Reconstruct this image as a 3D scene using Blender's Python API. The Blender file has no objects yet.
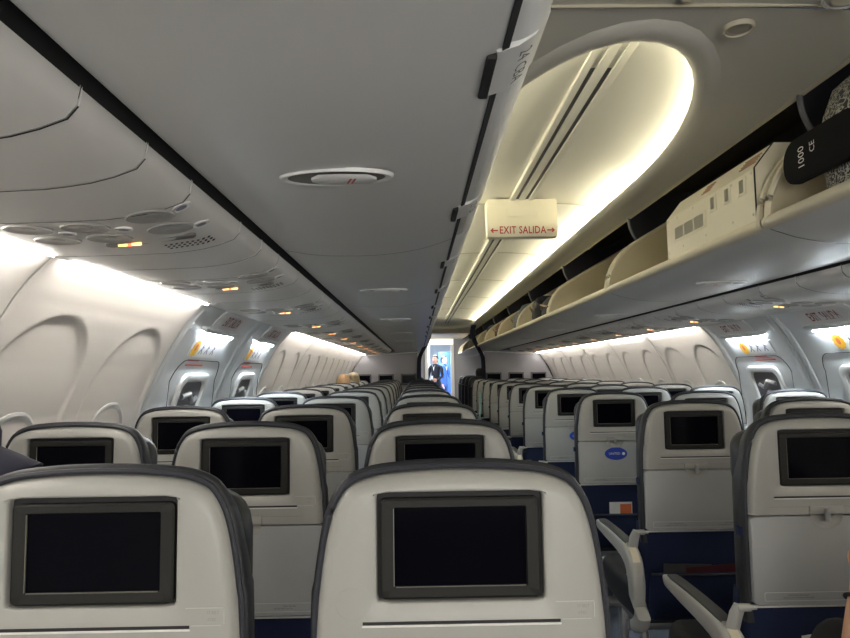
import bpy, bmesh, math, random
from mathutils import Vector, Matrix, Euler
random.seed(7)
C = bpy.context.scene.collection
PI = math.pi
H0 = 1.30          # camera height above the cabin floor
CX = 0.583         # centre line of the cabin (middle of the aisle)

# ------------------------------------------------------------------ materials
MATS = {}
def mat(name, col, rough=0.5, metal=0.0, emit=None, estr=0.0, noise=0.0, nscale=40.0, bump=0.0, coat=0.0, spec=0.5, sheen=0.0):
    if name in MATS: return MATS[name]
    m = bpy.data.materials.new(name); m.use_nodes = True
    nt = m.node_tree; b = nt.nodes['Principled BSDF']
    b.inputs['Base Color'].default_value = (*col, 1)
    b.inputs['Roughness'].default_value = rough
    b.inputs['Metallic'].default_value = metal
    b.inputs['Specular IOR Level'].default_value = spec
    if coat: b.inputs['Coat Weight'].default_value = coat; b.inputs['Coat Roughness'].default_value = 0.15
    if sheen: b.inputs['Sheen Weight'].default_value = sheen
    if emit:
        b.inputs['Emission Color'].default_value = (*emit, 1); b.inputs['Emission Strength'].default_value = estr
    if noise or bump:
        tc = nt.nodes.new('ShaderNodeTexCoord'); n = nt.nodes.new('ShaderNodeTexNoise')
        n.inputs['Scale'].default_value = nscale; n.inputs['Detail'].default_value = 4
        nt.links.new(tc.outputs['Object'], n.inputs['Vector'])
        if noise:
            mr = nt.nodes.new('ShaderNodeMapRange')
            mr.inputs['To Min'].default_value = 1 - noise; mr.inputs['To Max'].default_value = 1 + noise
            nt.links.new(n.outputs['Fac'], mr.inputs['Value'])
            mx = nt.nodes.new('ShaderNodeVectorMath'); mx.operation = 'SCALE'
            mx.inputs[0].default_value = col
            nt.links.new(mr.outputs['Result'], mx.inputs['Scale'])
            nt.links.new(mx.outputs['Vector'], b.inputs['Base Color'])
        if bump:
            bp = nt.nodes.new('ShaderNodeBump'); bp.inputs['Strength'].default_value = bump
            bp.inputs['Distance'].default_value = 0.002
            nt.links.new(n.outputs['Fac'], bp.inputs['Height']); nt.links.new(bp.outputs['Normal'], b.inputs['Normal'])
    MATS[name] = m
    return m
M_shell = mat('seat shell plastic', (0.315, 0.315, 0.292), 0.38, noise=0.03, nscale=9, bump=0.04)
M_tray = mat('tray plastic', (0.32, 0.33, 0.325), 0.42, noise=0.03, nscale=14)
M_leather = mat('dark leather', (0.014, 0.016, 0.020), 0.5, noise=0.12, nscale=60, bump=0.25)
M_seam = mat('leather piping', (0.02, 0.022, 0.03), 0.6)
M_navy = mat('navy fabric', (0.0055, 0.014, 0.052), 0.9, noise=0.15, nscale=220, bump=0.3)
M_bezel = mat('monitor bezel', (0.011, 0.0112, 0.0095), 0.6, spec=.3)
M_screen = mat('screen glass', (0.002, 0.002, 0.004), 0.12, spec=0.04)
M_dark = mat('dark gap', (0.012, 0.012, 0.013), 0.7)
M_white = mat('off white plastic', (0.66, 0.66, 0.64), 0.4)
M_arm = mat('armrest plastic', (0.42, 0.42, 0.40), 0.4, noise=0.03, nscale=20)
M_armpad = mat('armrest pad', (0.075, 0.078, 0.078), 0.5)
M_cream = mat('cream plastic', (0.66, 0.61, 0.48), 0.45)
M_bin = mat('bin plastic', (0.64, 0.645, 0.635), 0.36, noise=0.02, nscale=5, bump=0.02)
M_binedge = mat('bin edge plastic', (0.68, 0.69, 0.68), 0.35)
M_psu = mat('service unit plastic', (0.74, 0.73, 0.70), 0.48, noise=0.02, nscale=6)
M_dish = mat('shaded reading light dish', (0.34, 0.33, 0.31), 0.3)  # darker than its panel in place of the shade inside the dish
M_wall = mat('sidewall lining', (0.72, 0.69, 0.645), 0.5, noise=0.015, nscale=5)
M_hatch = mat('exit lining', (0.66, 0.68, 0.68), 0.5, noise=0.02, nscale=5)
M_ceil = mat('ceiling panel', (0.70, 0.68, 0.62), 0.45, noise=0.02, nscale=4)
M_dome = mat('ceiling recess panel', (0.80, 0.785, 0.70), 0.5, noise=0.01, nscale=4)
M_beige = mat('bin interior', (0.58, 0.52, 0.37), 0.5, noise=0.03, nscale=6)
M_locker = mat('locker paint', (0.72, 0.68, 0.56), 0.4, noise=0.02, nscale=8)
M_black = mat('cavity liner', (0.010, 0.010, 0.012), 0.6)
M_blackg = mat('divider plastic', (0.022, 0.023, 0.028), 0.35)
M_bulk = mat('bulkhead laminate', (0.27, 0.265, 0.28), 0.55, noise=0.05, nscale=30)
M_floor = mat('cabin carpet', (0.10, 0.115, 0.14), 0.95, noise=0.4, nscale=300, bump=0.4)
M_metal = mat('brushed metal', (0.55, 0.55, 0.55), 0.3, metal=0.9)
M_red = mat('sign red', (0.42, 0.035, 0.02), 0.5)
M_redsmall = mat('warning red', (0.60, 0.10, 0.09), 0.5)
M_sign = mat('sign plastic', (0.74, 0.70, 0.55), 0.4)
M_txt = mat('label ink', (0.035, 0.035, 0.04), 0.5)
M_emb = mat('embossed label', (0.42, 0.415, 0.39), 0.5)
M_embd = mat('embossed label text', (0.22, 0.22, 0.205), 0.5)
M_blue = mat('sticker blue', (0.01, 0.045, 0.36), 0.4)
M_paper = mat('card white', (0.75, 0.74, 0.72), 0.5)
M_orange = mat('card orange', (0.65, 0.16, 0.05), 0.5)
M_cove = mat('cove lamp', (1, 1, 1), 0.5, emit=(1.0, 0.93, 0.74), estr=5.6)
M_wash = mat('wall wash lamp', (1, 1, 1), 0.5, emit=(1.0, 0.94, 0.87), estr=13.0)
M_exl = mat('exit lamp', (1, 1, 1), 0.5, emit=(0.84, 0.93, 1.0), estr=48.0)
M_amber = mat('belt sign lit', (1, .5, .1), 0.5, emit=(1.0, 0.55, 0.18), estr=.7)
M_amberred = mat('no smoking sign lit', (1, .1, .05), 0.5, emit=(1.0, 0.16, 0.05), estr=.6)
M_skin = mat('skin', (0.60, 0.33, 0.20), 0.5, noise=0.05, nscale=30)
M_skinp = mat('pale skin', (0.66, 0.36, 0.27), 0.5)
M_blond = mat('blond hair', (0.36, 0.22, 0.11), 0.6, noise=0.3, nscale=80, bump=0.6)
M_grayhair = mat('ash blond hair', (0.42, 0.34, 0.22), 0.6, noise=0.3, nscale=80, bump=0.6)
M_darkhair = mat('dark hair', (0.02, 0.015, 0.012), 0.5, noise=0.3, nscale=80, bump=0.6)
M_navycloth = mat('navy cloth', (0.003, 0.0035, 0.015), 0.9, bump=0.3, nscale=150)
M_purple = mat('purple cloth', (0.035, 0.02, 0.11), 0.8, bump=0.3, nscale=150)
M_charcoal = mat('charcoal cloth', (0.012, 0.011, 0.012), 0.9, bump=0.3, nscale=150)
M_uniform = mat('uniform cloth', (0.012, 0.016, 0.03), 0.8)
M_bluecloth = mat('blue cloth', (0.04, 0.12, 0.38), 0.8)
M_teal = mat('teal cloth', (0.25, 0.48, 0.45), 0.85)
M_curtain = mat('divider curtain', (0.012, 0.014, 0.028), 0.9)

# ------------------------------------------------------------------ mesh helpers
class MB:
    def __init__(s): s.v = []; s.f = []; s.mi = []; s.mats = []
    def mid(s, m):
        if m not in s.mats: s.mats.append(m)
        return s.mats.index(m)
    def add(s, vs, fs, m=None):
        o = len(s.v); s.v += [tuple(p) for p in vs]
        i = s.mid(m) if m else 0
        for f in fs: s.f.append(tuple(o + k for k in f)); s.mi.append(i)
        return s
    def loft(s, loops, close=True, cap0=False, cap1=False, m=None, flip=False):
        n = len(loops[0]); vs = [p for L in loops for p in L]; fs = []
        for i in range(len(loops) - 1):
            for j in range(n if close else n - 1):
                a = i * n + j; b = i * n + (j + 1) % n
                q = (a, b, b + n, a + n)
                fs.append(q[::-1] if flip else q)
        if cap0: fs.append(tuple(range(n)) if flip else tuple(range(n))[::-1])
        if cap1:
            k = (len(loops) - 1) * n; t = tuple(range(k, k + n)); fs.append(t[::-1] if flip else t)
        return s.add(vs, fs, m)
    def box(s, cx, cy, cz, sx, sy, sz, b=0.0, m=None, rot=None):
        bm = bmesh.new(); bmesh.ops.create_cube(bm, size=1)
        for v in bm.verts: v.co = Vector((v.co.x * sx, v.co.y * sy, v.co.z * sz))
        if b: bmesh.ops.bevel(bm, geom=bm.edges[:], offset=b, segments=2, affect='EDGES', profile=0.6)
        bm.verts.index_update()
        M = rot.to_matrix() if rot else Matrix.Identity(3)
        vs = [M @ v.co + Vector((cx, cy, cz)) for v in bm.verts]
        fs = [[v.index for v in f.verts] for f in bm.faces]; bm.free()
        return s.add(vs, fs, m)
    def tube(s, pts, rad, seg=10, m=None, cap=True, flat=1.0, up=(0, 0, 1)):
        pts = [Vector(p) for p in pts]; n = len(pts)
        rads = rad if isinstance(rad, (list, tuple)) else [rad] * n
        loops = []
        for i, p in enumerate(pts):
            t = (pts[min(i + 1, n - 1)] - pts[max(i - 1, 0)]).normalized()
            u = Vector(up)
            if abs(t.dot(u)) > 0.95: u = Vector((1, 0, 0))
            a = t.cross(u).normalized(); b = a.cross(t).normalized()
            loops.append([p + a * math.cos(2 * PI * k / seg) * rads[i] + b * math.sin(2 * PI * k / seg) * rads[i] * flat for k in range(seg)])
        return s.loft(loops, True, cap, cap, m)
    def ball(s, c, r, m=None, seg=14, rings=9, rot=None):
        if not isinstance(r, (list, tuple)): r = (r, r, r)
        loops = []; R = rot.to_matrix() if rot else Matrix.Identity(3); c = Vector(c)
        for i in range(rings + 1):
            th = PI * (i + 0.02) / (rings + 0.04)
            loops.append([c + R @ Vector((r[0] * math.sin(th) * math.cos(2 * PI * k / seg), r[1] * math.sin(th) * math.sin(2 * PI * k / seg), r[2] * math.cos(th))) for k in range(seg)])
        return s.loft(loops, True, True, True, m, flip=True)
    def build(s, name, m=None, parent=None, smooth=38, kind=None):
        me = bpy.data.meshes.new(name); me.from_pydata(s.v, [], s.f)
        if m and not s.mats: s.mats = [m]
        for x in s.mats: me.materials.append(x)
        if len(s.mats) > 1: me.polygons.foreach_set('material_index', s.mi)
        bm = bmesh.new(); bm.from_mesh(me); bmesh.ops.remove_doubles(bm, verts=bm.verts, dist=1e-5)
        bmesh.ops.recalc_face_normals(bm, faces=bm.faces); bm.to_mesh(me); bm.free()
        if smooth:
            me.shade_smooth(); me.set_sharp_from_angle(angle=math.radians(smooth))
        o = bpy.data.objects.new(name, me); C.objects.link(o)
        if parent: o.parent = parent
        if kind: o['kind'] = kind
        return o
def tag(o, label, cat, group=None):
    o['label'] = label; o['category'] = cat
    if group: o['group'] = group
    return o
def thing(name, label, cat, loc=(0, 0, 0), rot=(0, 0, 0), group=None):
    o = bpy.data.objects.new(name, None); C.objects.link(o); o.empty_display_size = 0.1
    o.location = loc; o.rotation_euler = rot
    return tag(o, label, cat, group)
def struct(name):
    o = bpy.data.objects.new(name, None); C.objects.link(o); o['kind'] = 'structure'; return o
def copy_tree(o, parent=None):
    c = o.copy(); C.objects.link(c); c.parent = parent
    for ch in list(o.children): copy_tree(ch, c)
    return c
def bake(o):
    dg = bpy.context.evaluated_depsgraph_get(); dg.update()
    me = bpy.data.meshes.new_from_object(o.evaluated_get(dg)); o.modifiers.clear(); o.data = me
    return o
def rrect(w, h, r, n=5, cx=0, cz=0):
    out = []
    for (sx, sz, a0) in ((1, 1, 0), (-1, 1, 90), (-1, -1, 180), (1, -1, 270)):
        for k in range(n + 1):
            a = math.radians(a0 + 90 * k / n)
            out.append((cx + sx * (w / 2 - r) + r * math.cos(a), cz + sz * (h / 2 - r) + r * math.sin(a)))
    return out
def catmull(pts, n=6, closed=False):
    P = [Vector(p) for p in pts]; out = []
    N = len(P)
    rng = range(N if closed else N - 1)
    for i in rng:
        g = (lambda k: P[k % N]) if closed else (lambda k: P[max(0, min(N - 1, k))])
        p0, p1, p2, p3 = g(i - 1), g(i), g(i + 1), g(i + 2)
        for j in range(n):
            t = j / n
            out.append(0.5 * ((2 * p1) + (p2 - p0) * t + (2 * p0 - 5 * p1 + 4 * p2 - p3) * t * t + (3 * p1 - p0 - 3 * p2 + p3) * t ** 3))
    if not closed: out.append(P[-1])
    return out
_tc = {}
def text2d(s, size=1.0, extrude=0.0, spacing=1.0, bold=0.0):
    key = (s, size, extrude, spacing, bold)
    if key in _tc: return _tc[key]
    cu = bpy.data.curves.new('t', 'FONT'); cu.body = s; cu.size = size; cu.extrude = extrude
    cu.align_x = 'CENTER'; cu.align_y = 'CENTER'; cu.space_character = spacing; cu.offset = bold; cu.resolution_u = 2
    o = bpy.data.objects.new('t', cu); C.objects.link(o)
    dg = bpy.context.evaluated_depsgraph_get(); dg.update()
    me = bpy.data.meshes.new_from_object(o.evaluated_get(dg))
    r = ([tuple(v.co) for v in me.vertices], [tuple(p.vertices) for p in me.polygons])
    bpy.data.objects.remove(o); bpy.data.curves.remove(cu); bpy.data.meshes.remove(me)
    _tc[key] = r
    return r
def add_text(mb, s, size, fn, m, squeeze=1.0, spacing=1.0, bold=0.0):
    v, f = text2d(s, size, 0.0, spacing, bold)
    mb.add([fn(p[0] * squeeze, p[1]) for p in v], f, m)
def arrow2d(L, w, d=1):
    # a thin arrow: shaft and an open head pointing along +u*d
    v = [(-L / 2, -w / 2), (L / 2 - w, -w / 2), (L / 2 - w, w / 2), (-L / 2, w / 2)]
    h = L * 0.32
    a = [(L / 2, 0), (L / 2 - h, h), (L / 2 - h - w * 0.9, h - w * 0.5), (L / 2 - w * 1.3, 0)]
    b = [(L / 2, 0), (L / 2 - w * 1.3, 0), (L / 2 - h - w * 0.9, -h + w * 0.5), (L / 2 - h, -h)]
    V = [(p[0] * d, p[1]) for p in v + a + b]
    F = [(0, 1, 2, 3), (4, 5, 6, 7), (8, 9, 10, 11)]
    return V, F

# ------------------------------------------------------------------ cabin profiles (half width measured from CX, height above camera)
WALLP = [(0.300, 1.492), (0.25, 1.545), (0.20, 1.585), (0.14, 1.622), (0.09, 1.650), (0.03, 1.682), (-0.03, 1.708), (-0.13, 1.750), (-0.3, 1.795), (-0.6, 1.812), (-0.9, 1.78), (-1.15, 1.71), (-1.30, 1.64)]
def wall_w(z):
    if z >= WALLP[0][0]: return WALLP[0][1]
    for (z0, w0), (z1, w1) in zip(WALLP, WALLP[1:]):
        if z1 <= z <= z0:
            t = (z0 - z) / (z0 - z1); return w0 + (w1 - w0) * t
    return WALLP[-1][1]
def wall_pt(side, y, z, off=0.0):
    e = 0.01; dw = (wall_w(z - e) - wall_w(z + e)) / (2 * e)
    n = Vector((-1, 0, -dw)); n.normalize()          # inward normal in (half, z)
    h = wall_w(z) + n.x * off; zz = z + n.z * off
    return Vector((CX + side * h, y, zz + H0))
def T(p): return Vector((p[0], p[1], p[2] + H0))
def cab(side, half, y, z): return Vector((CX + side * half, y, z + H0))

Y0, YB, YE = -3.2, 11.2, 17.0
# ---- floor
mb = MB(); mb.add([(CX - 2, Y0 - .1, 0), (CX + 2, Y0 - .1, 0), (CX + 2, 22.5, 0), (CX - 2, 22.5, 0)], [(0, 1, 2, 3)])
mb.build('floor', M_floor, kind='structure')
# ---- seat tracks set in the carpet
for x in (-0.72, -0.18, 1.28, 1.84):
    mb = MB(); mb.box(x, 4.5, 0.003, 0.035, 15, 0.006); mb.build('trim_1', M_metal, kind='structure')

# ---- sidewalls
EXITS = [(2.80, 3.82), (3.82, 4.72)]
PANELS = [(-3.2, -1.97), (-1.97, -0.77), (-0.77, 0.43), (0.43, 1.63), (1.63, 2.80)]
y = 4.72
while y < YB - 0.2:
    PANELS.append((y, min(y + 1.2, YB))); y += 1.2
WINS = []
for a, b in PANELS:
    L = b - a
    if L > 1: WINS += [a + L * 0.245, a + L * 0.755]
    else: WINS += [a + 0.3]
def smooth01(t): t = max(0.0, min(1.0, t)); return t * t * (3 - 2 * t)
def scallop(y, z):
    for wy in WINS:
        dy = abs(y - wy)
        if dy < 0.27:
            # arch outline: half-width .25 at z<=-.04, closing at z=.175
            if z > -0.05:
                q = ((z + 0.05) / 0.225)
                if q >= 1: return 0.0
                hw = 0.25 * math.sqrt(1 - q * q)
            else: hw = 0.25
            if dy < hw:
                q_ = max(0, (z + 0.05) / 0.225); e = 1 - math.sqrt((dy / .25) ** 2 + q_ ** 2)
                if z < -0.95: return 0.0
                return smooth01(e / 0.06) * (.003 + .007 * max(0, min(1, (z + .42) / .55)))
    return 0.0
def frange(a, b, n): return [a + (b - a) * i / n for i in range(n + 1)]
ZS = frange(0.300, -0.22, 58)[:-1] + frange(-0.22, -1.28, 22)
for side, nm in ((-1, 'wall_left'), (1, 'wall_right')):
    root = struct(nm)
    back = MB()
    back.loft([[wall_pt(side, yy, z, -0.045) for z in frange(0.33, -1.30, 24)] for yy in (Y0, YB, YE)], close=False)
    back.build('wall_backing', M_dark, root)
    pan = [(a, b, M_wall, True) for a, b in PANELS] + [(a, b, M_hatch, False) for a, b in EXITS]
    for a, b, m, sc in pan:
        n = (150 if b < 8 else 80) if sc else 8
        ys = frange(a + 0.004, b - 0.004, n)
        loops = []
        loops.append([wall_pt(side, ys[0], z, -0.03) for z in ZS])
        for i, yy in enumerate(ys):
            ed = -0.004 if i in (0, len(ys) - 1) else 0
            loops.append([wall_pt(side, yy, z, ed - (scallop(yy, z) if sc else 0)) for z in ZS])
        loops.append([wall_pt(side, ys[-1], z, -0.03) for z in ZS])
        mb = MB(); mb.loft(loops, close=False); mb.build('sidewall_panel', m, root, smooth=50)
        if sc:
            # lamp tucked under the service panels, washing down the sidewall
            l = MB(); l.loft([[cab(side, 1.466, yy, 0.290), cab(side, 1.482, yy, 0.295), cab(side, 1.481, yy, 0.303), cab(side, 1.464, yy, 0.298)] for yy in (a + 0.05, b - 0.05)], cap0=True, cap1=True)
            l.build('wall_wash_lamp', M_wash, root, smooth=0)
    # front part beyond the bulkhead
    mb = MB(); mb.loft([[wall_pt(side, yy, z, 0) for z in ZS[::4] + [-1.28]] for yy in (YB + 0.02, YE)], close=False)
    mb.build('sidewall_panel', M_wall, root)

# ---- windows with their shades drawn
wn = 1
for side in (-1, 1):
    for wy in WINS:
        if wy < 1.0 or wy > 9.5: continue
        r = struct('window_%d' % wn); wn += 1
        ring = MB(); outer = rrect(0.30, 0.40, 0.14, 7); inner = rrect(0.235, 0.335, 0.112, 7)
        def P(u, v, off): return wall_pt(side, wy + u, -0.305 + v, off)
        L = []
        for pts, off in ((outer, -0.02), (outer, -0.004), ([(p[0] * .95, p[1] * .96) for p in outer], -0.001), (inner, -0.012), (inner, -0.02)):
            L.append([P(p[0], p[1], off) for p in pts])
        ring.loft(L, True); ring.build('window_frame', M_white, r)
        sh = MB(); N = 12
        sh.loft([[P((i / N - .5) * 0.26, (j / N - .5) * 0.36, -0.0145 if 0 else -0.013) for j in range(N + 1)] for i in range(N + 1)], close=False)
        sh.build('window_shade', M_white, r)

# ---- overwing exits (hatches with signs) laid over the exit lining
def patch(mb, side, yc, zc, w, h, r, off, thick, m, n=5, tilt=None):
    pts = rrect(w, h, r, n)
    def P(u, v, o): return wall_pt(side, yc + u, zc + v, o)
    mb.loft([[P(u, v, off - thick) for u, v in pts], [P(u, v, off) for u, v in pts]], True, m=m)
    k = len(mb.v); mb.add([P(u, v, off) for u, v in pts], [tuple(range(len(pts)))], m)
dn = 1
for side in (-1, 1):
    for (a, b) in EXITS:
        yc = 3.30 if a < 3 else 4.29
        root = struct('door_%d' % dn); dn += 1
        sg = -side      # text direction along y: +1 on the left wall, -1 on the right
        # seam outline of the hatch as a thin dark groove
        g = MB()
        pts = rrect(0.66, 1.02, 0.10, 6)
        def P(u, v, o): return wall_pt(side, yc + u, -0.44 + v, o)
        q = [(u * 0.991, v * 0.995) for u, v in pts]
        g.loft([[P(u, v, 0.001) for u, v in pts], [P(u, v, 0.0035) for u, v in pts], [P(u, v, 0.0035) for u, v in q], [P(u, v, 0.001) for u, v in q]], True)
        g.build('hatch_seam', M_dark, root, smooth=0)
        # raised vertical mouldings at either side
        for yy in (a + 0.05, b - 0.06):
            g = MB(); g.loft([[wall_pt(side, yy - 0.022, z, 0.0), wall_pt(side, yy - 0.015, z, 0.004), wall_pt(side, yy + 0.015, z, 0.004), wall_pt(side, yy + 0.022, z, 0.0)] for z in ZS[2::5]], close=False)
            g.build('hatch_moulding', M_hatch, root)
        # exit sign
        s = MB(); patch(s, side, yc + 0.03, 0.262, 0.46, 0.085, 0.03, 0.006, 0.006, M_white)
        so = s.build('exit_sign', None, root)
        s = MB(); patch(s, side, yc + 0.03, 0.262, 0.42, 0.062, 0.022, 0.0075, 0.002, mat('exit face', (.66, .65, .63), .5)); s.build('sign_face', None, so)
        s = MB(); add_text(s, 'EXIT  SALIDA', 0.058, lambda u, v: wall_pt(side, yc + 0.03 + sg * u, 0.262 + v, 0.009), mat('exit letter red', (.20, .02, .025), .5), 0.72, 1.0, 0.0010)
        s.build('lettering', None, so, smooth=0)
        # lamp bar under the sign
        s = MB(); patch(s, side, yc - 0.02, 0.198, 0.46, 0.018, 0.008, 0.012, 0.012, M_exl); s.build('exit_lamp', None, root, smooth=0)
        s = MB(); patch(s, side, yc - 0.02, 0.216, 0.56, 0.016, 0.007, 0.026, 0.026, M_hatch); s.build('lamp_hood', None, root)
        # instruction placard: yellow sunburst figure and operating steps
        s = MB(); py = yc - 0.07; patch(s, side, py, 0.125, 0.40, 0.080, 0.008, 0.003, 0.003, M_paper); po = s.build('instruction_placard', None, root, smooth=0)
        s = MB(); Wp = lambda u, v, o=0.0042: wall_pt(side, py + sg * u, 0.125 + v, o)
        yel = mat('placard yellow', (0.80, 0.45, 0.03), .5); ink = mat('placard ink', (0.10, 0.08, 0.20), .5)
        N = 20
        s.add([Wp(-0.145, 0)] + [Wp(-0.145 + 0.042 * (1 + .16 * (k % 2)) * math.cos(2 * PI * k / N), 0.036 * (1 + .16 * (k % 2)) * math.sin(2 * PI * k / N)) for k in range(N)], [(0, 1 + k, 1 + (k + 1) % N) for k in range(N)], yel)
        s.add([Wp(-0.145 + 0.016 * math.cos(2 * PI * k / 12), 0.004 + 0.018 * math.sin(2 * PI * k / 12), 0.0052) for k in range(12)], [tuple(range(12))], M_orange)
        for k, cx in enumerate((-0.055, 0.025, 0.115)):
            for (x0, z0, x1, z1) in ((0, .022, .004, -.004), (.004, -.004, .022, -.024), (.0, .012, .022, .004), (-.02, -.024, .0, .0)):
                dx, dz = x1 - x0, z1 - z0; L = math.hypot(dx, dz); nx, nz = -dz / L * .004, dx / L * .004
                s.add([Wp(cx + x0 + nx, z0 + nz), Wp(cx + x1 + nx, z1 + nz), Wp(cx + x1 - nx, z1 - nz), Wp(cx + x0 - nx, z0 - nz)], [(0, 1, 2, 3)], ink)
            s.add([Wp(cx + .0 + .006 * math.cos(2 * PI * k2 / 8), .03 + .006 * math.sin(2 * PI * k2 / 8)) for k2 in range(8)], [tuple(range(8))], ink)
        s.build('placard_print', None, po, smooth=0)
        # red warning lines
        s = MB()
        for zz, w in ((0.068, 0.15), (0.045, 0.24)):
            patch(s, side, yc - 0.10 + (0.045 if side < 0 else -0.03) * (w < .2) * -1, zz, w, 0.008, 0.001, 0.002, 0.002, M_redsmall)
        s.build('warning_text', None, root, smooth=0)
        # release handle recess with its clear cover
        pts = rrect(0.40, 0.34, 0.06, 6); zc = -0.165
        def Q(u, v, o): return wall_pt(side, yc + u, zc + v, o)
        s = MB(); A = lambda k, o: [Q(u * k, v * k, o) for u, v in pts]
        s.loft([A(1, -0.001), A(1, 0.014), A(.96, 0.018), A(.80, 0.014), A(.76, 0.004), A(.76, .0015)], True)
        fr = s.build('handle_surround', M_white, root)
        s = MB(); s.add(A(.77, .002), [tuple(range(len(pts)))]); s.build('handle_recess', mat('recess shadow grey', (0.10, 0.09, 0.10), .4), fr)
        s = MB(); s.tube([Q(-.11, .06, .010), Q(-.02, .075, .012), Q(.05, .03, .012), Q(.10, .05, .010)], .014, 8, M_metal)
        s.tube([Q(-.10, -.02, .010), Q(.0, -.0, .014), Q(.08, -.05, .010)], .018, 8, mat('handle mauve grey', (.35, .30, .32), .4))
        s.tube([Q(-.08, -.09, .010), Q(.09, -.085, .010)], .012, 8, M_white)
        s.build('release_handle', None, fr)

# ---- ceiling
ceil = struct('ceiling')
RC = 0.39
def stad(r, y0, y1, n=24):
    """ring of half-width r with long elliptical ends, in the bay y0..y1"""
    off, semi = (1.405 + (r - .41) / .11 * .25, 1.245 + (r - .41) / .11 * .36) if r > .41 else (1.405, 1.245 * r / .41)
    ya, yb = y0 + off, y1 - off; out = []
    for k in range(n + 1):
        a = PI + PI * k / n; out.append((r * math.cos(a), ya + semi * math.sin(a)))
    S = 8
    for k in range(1, S): out.append((r, ya + (yb - ya) * k / S))
    for k in range(n + 1):
        a = PI * k / n; out.append((r * math.cos(a), yb + semi * math.sin(a)))
    for k in range(1, S): out.append((-r, yb + (ya - yb) * k / S))
    return out
def ceiling_bay(y0, y1):
    ya, yb = y0 + 1.655, y1 - 1.655
    outer = []
    for (x, yy) in stad(0.52, y0, y1):
        if ya - 1e-6 <= yy <= yb + 1e-6: outer.append((math.copysign(0.585, x), yy)); continue
        yr = ya if yy < ya else yb; dx, dy = x / .585, (yy - yr) / 1.655
        k = 1 / max(abs(dx), abs(dy)); outer.append((x * k, yr + (yy - yr) * k))
    def ring(pts, zf): return [cab(1, x, yy, zf if not callable(zf) else zf(x)) for x, yy in pts]
    zo = lambda x: 0.838 - 0.018 * (abs(x) / 0.585) ** 2
    L = [ring(outer, zo), ring(stad(0.52, y0, y1), zo)]
    for r, z in ((0.505, 0.825), (0.48, 0.822), (0.455, 0.823), (0.435, 0.827), (0.42, 0.834), (0.412, 0.843)):
        L.append(ring(stad(r, y0, y1), z))
    mb = MB(); mb.loft(L, True)
    mb.build('ceiling_panel', M_ceil, ceil, smooth=40)
    # recess
    L = [ring(stad(r, y0, y1), z) for r, z in ((0.412, 0.843), (0.415, 0.850), (0.45, 0.850), (0.485, 0.858), (0.490, 0.880), (0.47, 0.900), (0.409, 0.918), (0.30, 0.932), (0.18, 0.940), (0.06, 0.943))]
    mb = MB(); mb.loft(L, True)
    top = ring(stad(0.06, y0, y1), 0.943); mb.add(top, [tuple(range(len(top)))])
    mb.build('ceiling_recess', M_dome, ceil, smooth=60)
    # lamps hidden behind the lip
    for sd in (-1, 1):
        l = MB()
        l.loft([[cab(sd, 0.452, q, 0.853), cab(sd, 0.476, q, 0.856), cab(sd, 0.476, q, 0.863), cab(sd, 0.452, q, 0.860)] for q in (y0 + 1.45, y1 - 1.5)], cap0=True, cap1=True)
        l.build('cove_lamp', M_cove, ceil, smooth=0)
    for base, a0 in ((y0, PI), (y1, 0)):
        l = MB(); rg = [stad(r, y0, y1) for r in (.452, .476)]; i0 = 1 if a0 == PI else 33; L = []
        for i in range(i0, i0 + 23): L.append([cab(1, *rg[0][i], .853), cab(1, *rg[1][i], .856), cab(1, *rg[1][i], .863), cab(1, *rg[0][i], .860)])
        if a0 == PI: l.loft(L, cap0=True, cap1=True); l.build('cove_lamp', mat('cove end lamp', (1, 1, 1), .5, emit=(1.0, .93, .74), estr=2.8), ceil, smooth=0)
    # centre channel with its two dark slots
    c = MB()
    c.box(CX, (y0 + y1) / 2, 0.934 + H0, 0.034, y1 - y0 - 0.42, 0.02, 0.003, M_dome)
    for sd in (-1, 1):
        c.box(CX + sd * 0.049, (y0 + y1) / 2, 0.933 + H0, 0.026, y1 - y0 - 0.46, 0.022, 0.003, M_dome)
        c.box(CX + sd * 0.0265, (y0 + y1) / 2, 0.937 + H0, 0.019, y1 - y0 - 0.46, 0.010, 0, mat('channel slot', (.10, .10, .09), .5))
    c.build('ceiling_channel', None, ceil)
    q = y0 + 0.60
    while q < y1 - .5:
        j = MB()
        L = []
        for sgn in (-1, 1):
            pr = [(h, z) for h, z in ((0.465, .893), (0.40, 0.9155), (0.30, 0.9295), (0.18, 0.9375), (0.075, 0.940)) if h < .09 or q > y0 + 1.3 or h < .41 * math.sqrt(max(0, 1 - ((y0 + 1.405 - q) / 1.245) ** 2))]
            j.loft([[cab(sgn, h, q - .005, z + .001), cab(sgn, h, q - .003, z - .003), cab(sgn, h, q + .003, z - .003), cab(sgn, h, q + .005, z + .001)] for h, z in pr], close=False)
        j.build('ceiling_joint', mat('joint strip', (.45, .43, .36), .5), ceil)
        q += 1.55
ceiling_bay(1.445, 13.2)
ceiling_bay(-3.2, 1.435)
mb = MB(); mb.box(CX, 1.44, .842 + H0, 1.16, .014, .010); mb.build('ceiling_seam', mat('seam strip', (.16, .14, .10), .6), ceil)
mb = MB(); mb.box(CX, 1.431, .8335 + H0, 1.14, .006, .008, .002); mb.build('ceiling_seam_trim', M_cream, ceil)
mb = MB(); mb.loft([[cab(1, x, yy, 0.838 - 0.018 * (abs(x) / .585) ** 2) for x in frange(-.585, .585, 10)] for yy in (13.2, 13.25, YE)], close=False)
mb.build('ceiling_panel', M_ceil, ceil)
mb = MB(); mb.box(CX, 13.2, 0.80 + H0, 1.17, 0.12, 0.07, .01); mb.build('ceiling_beam', M_cream, ceil)
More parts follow.
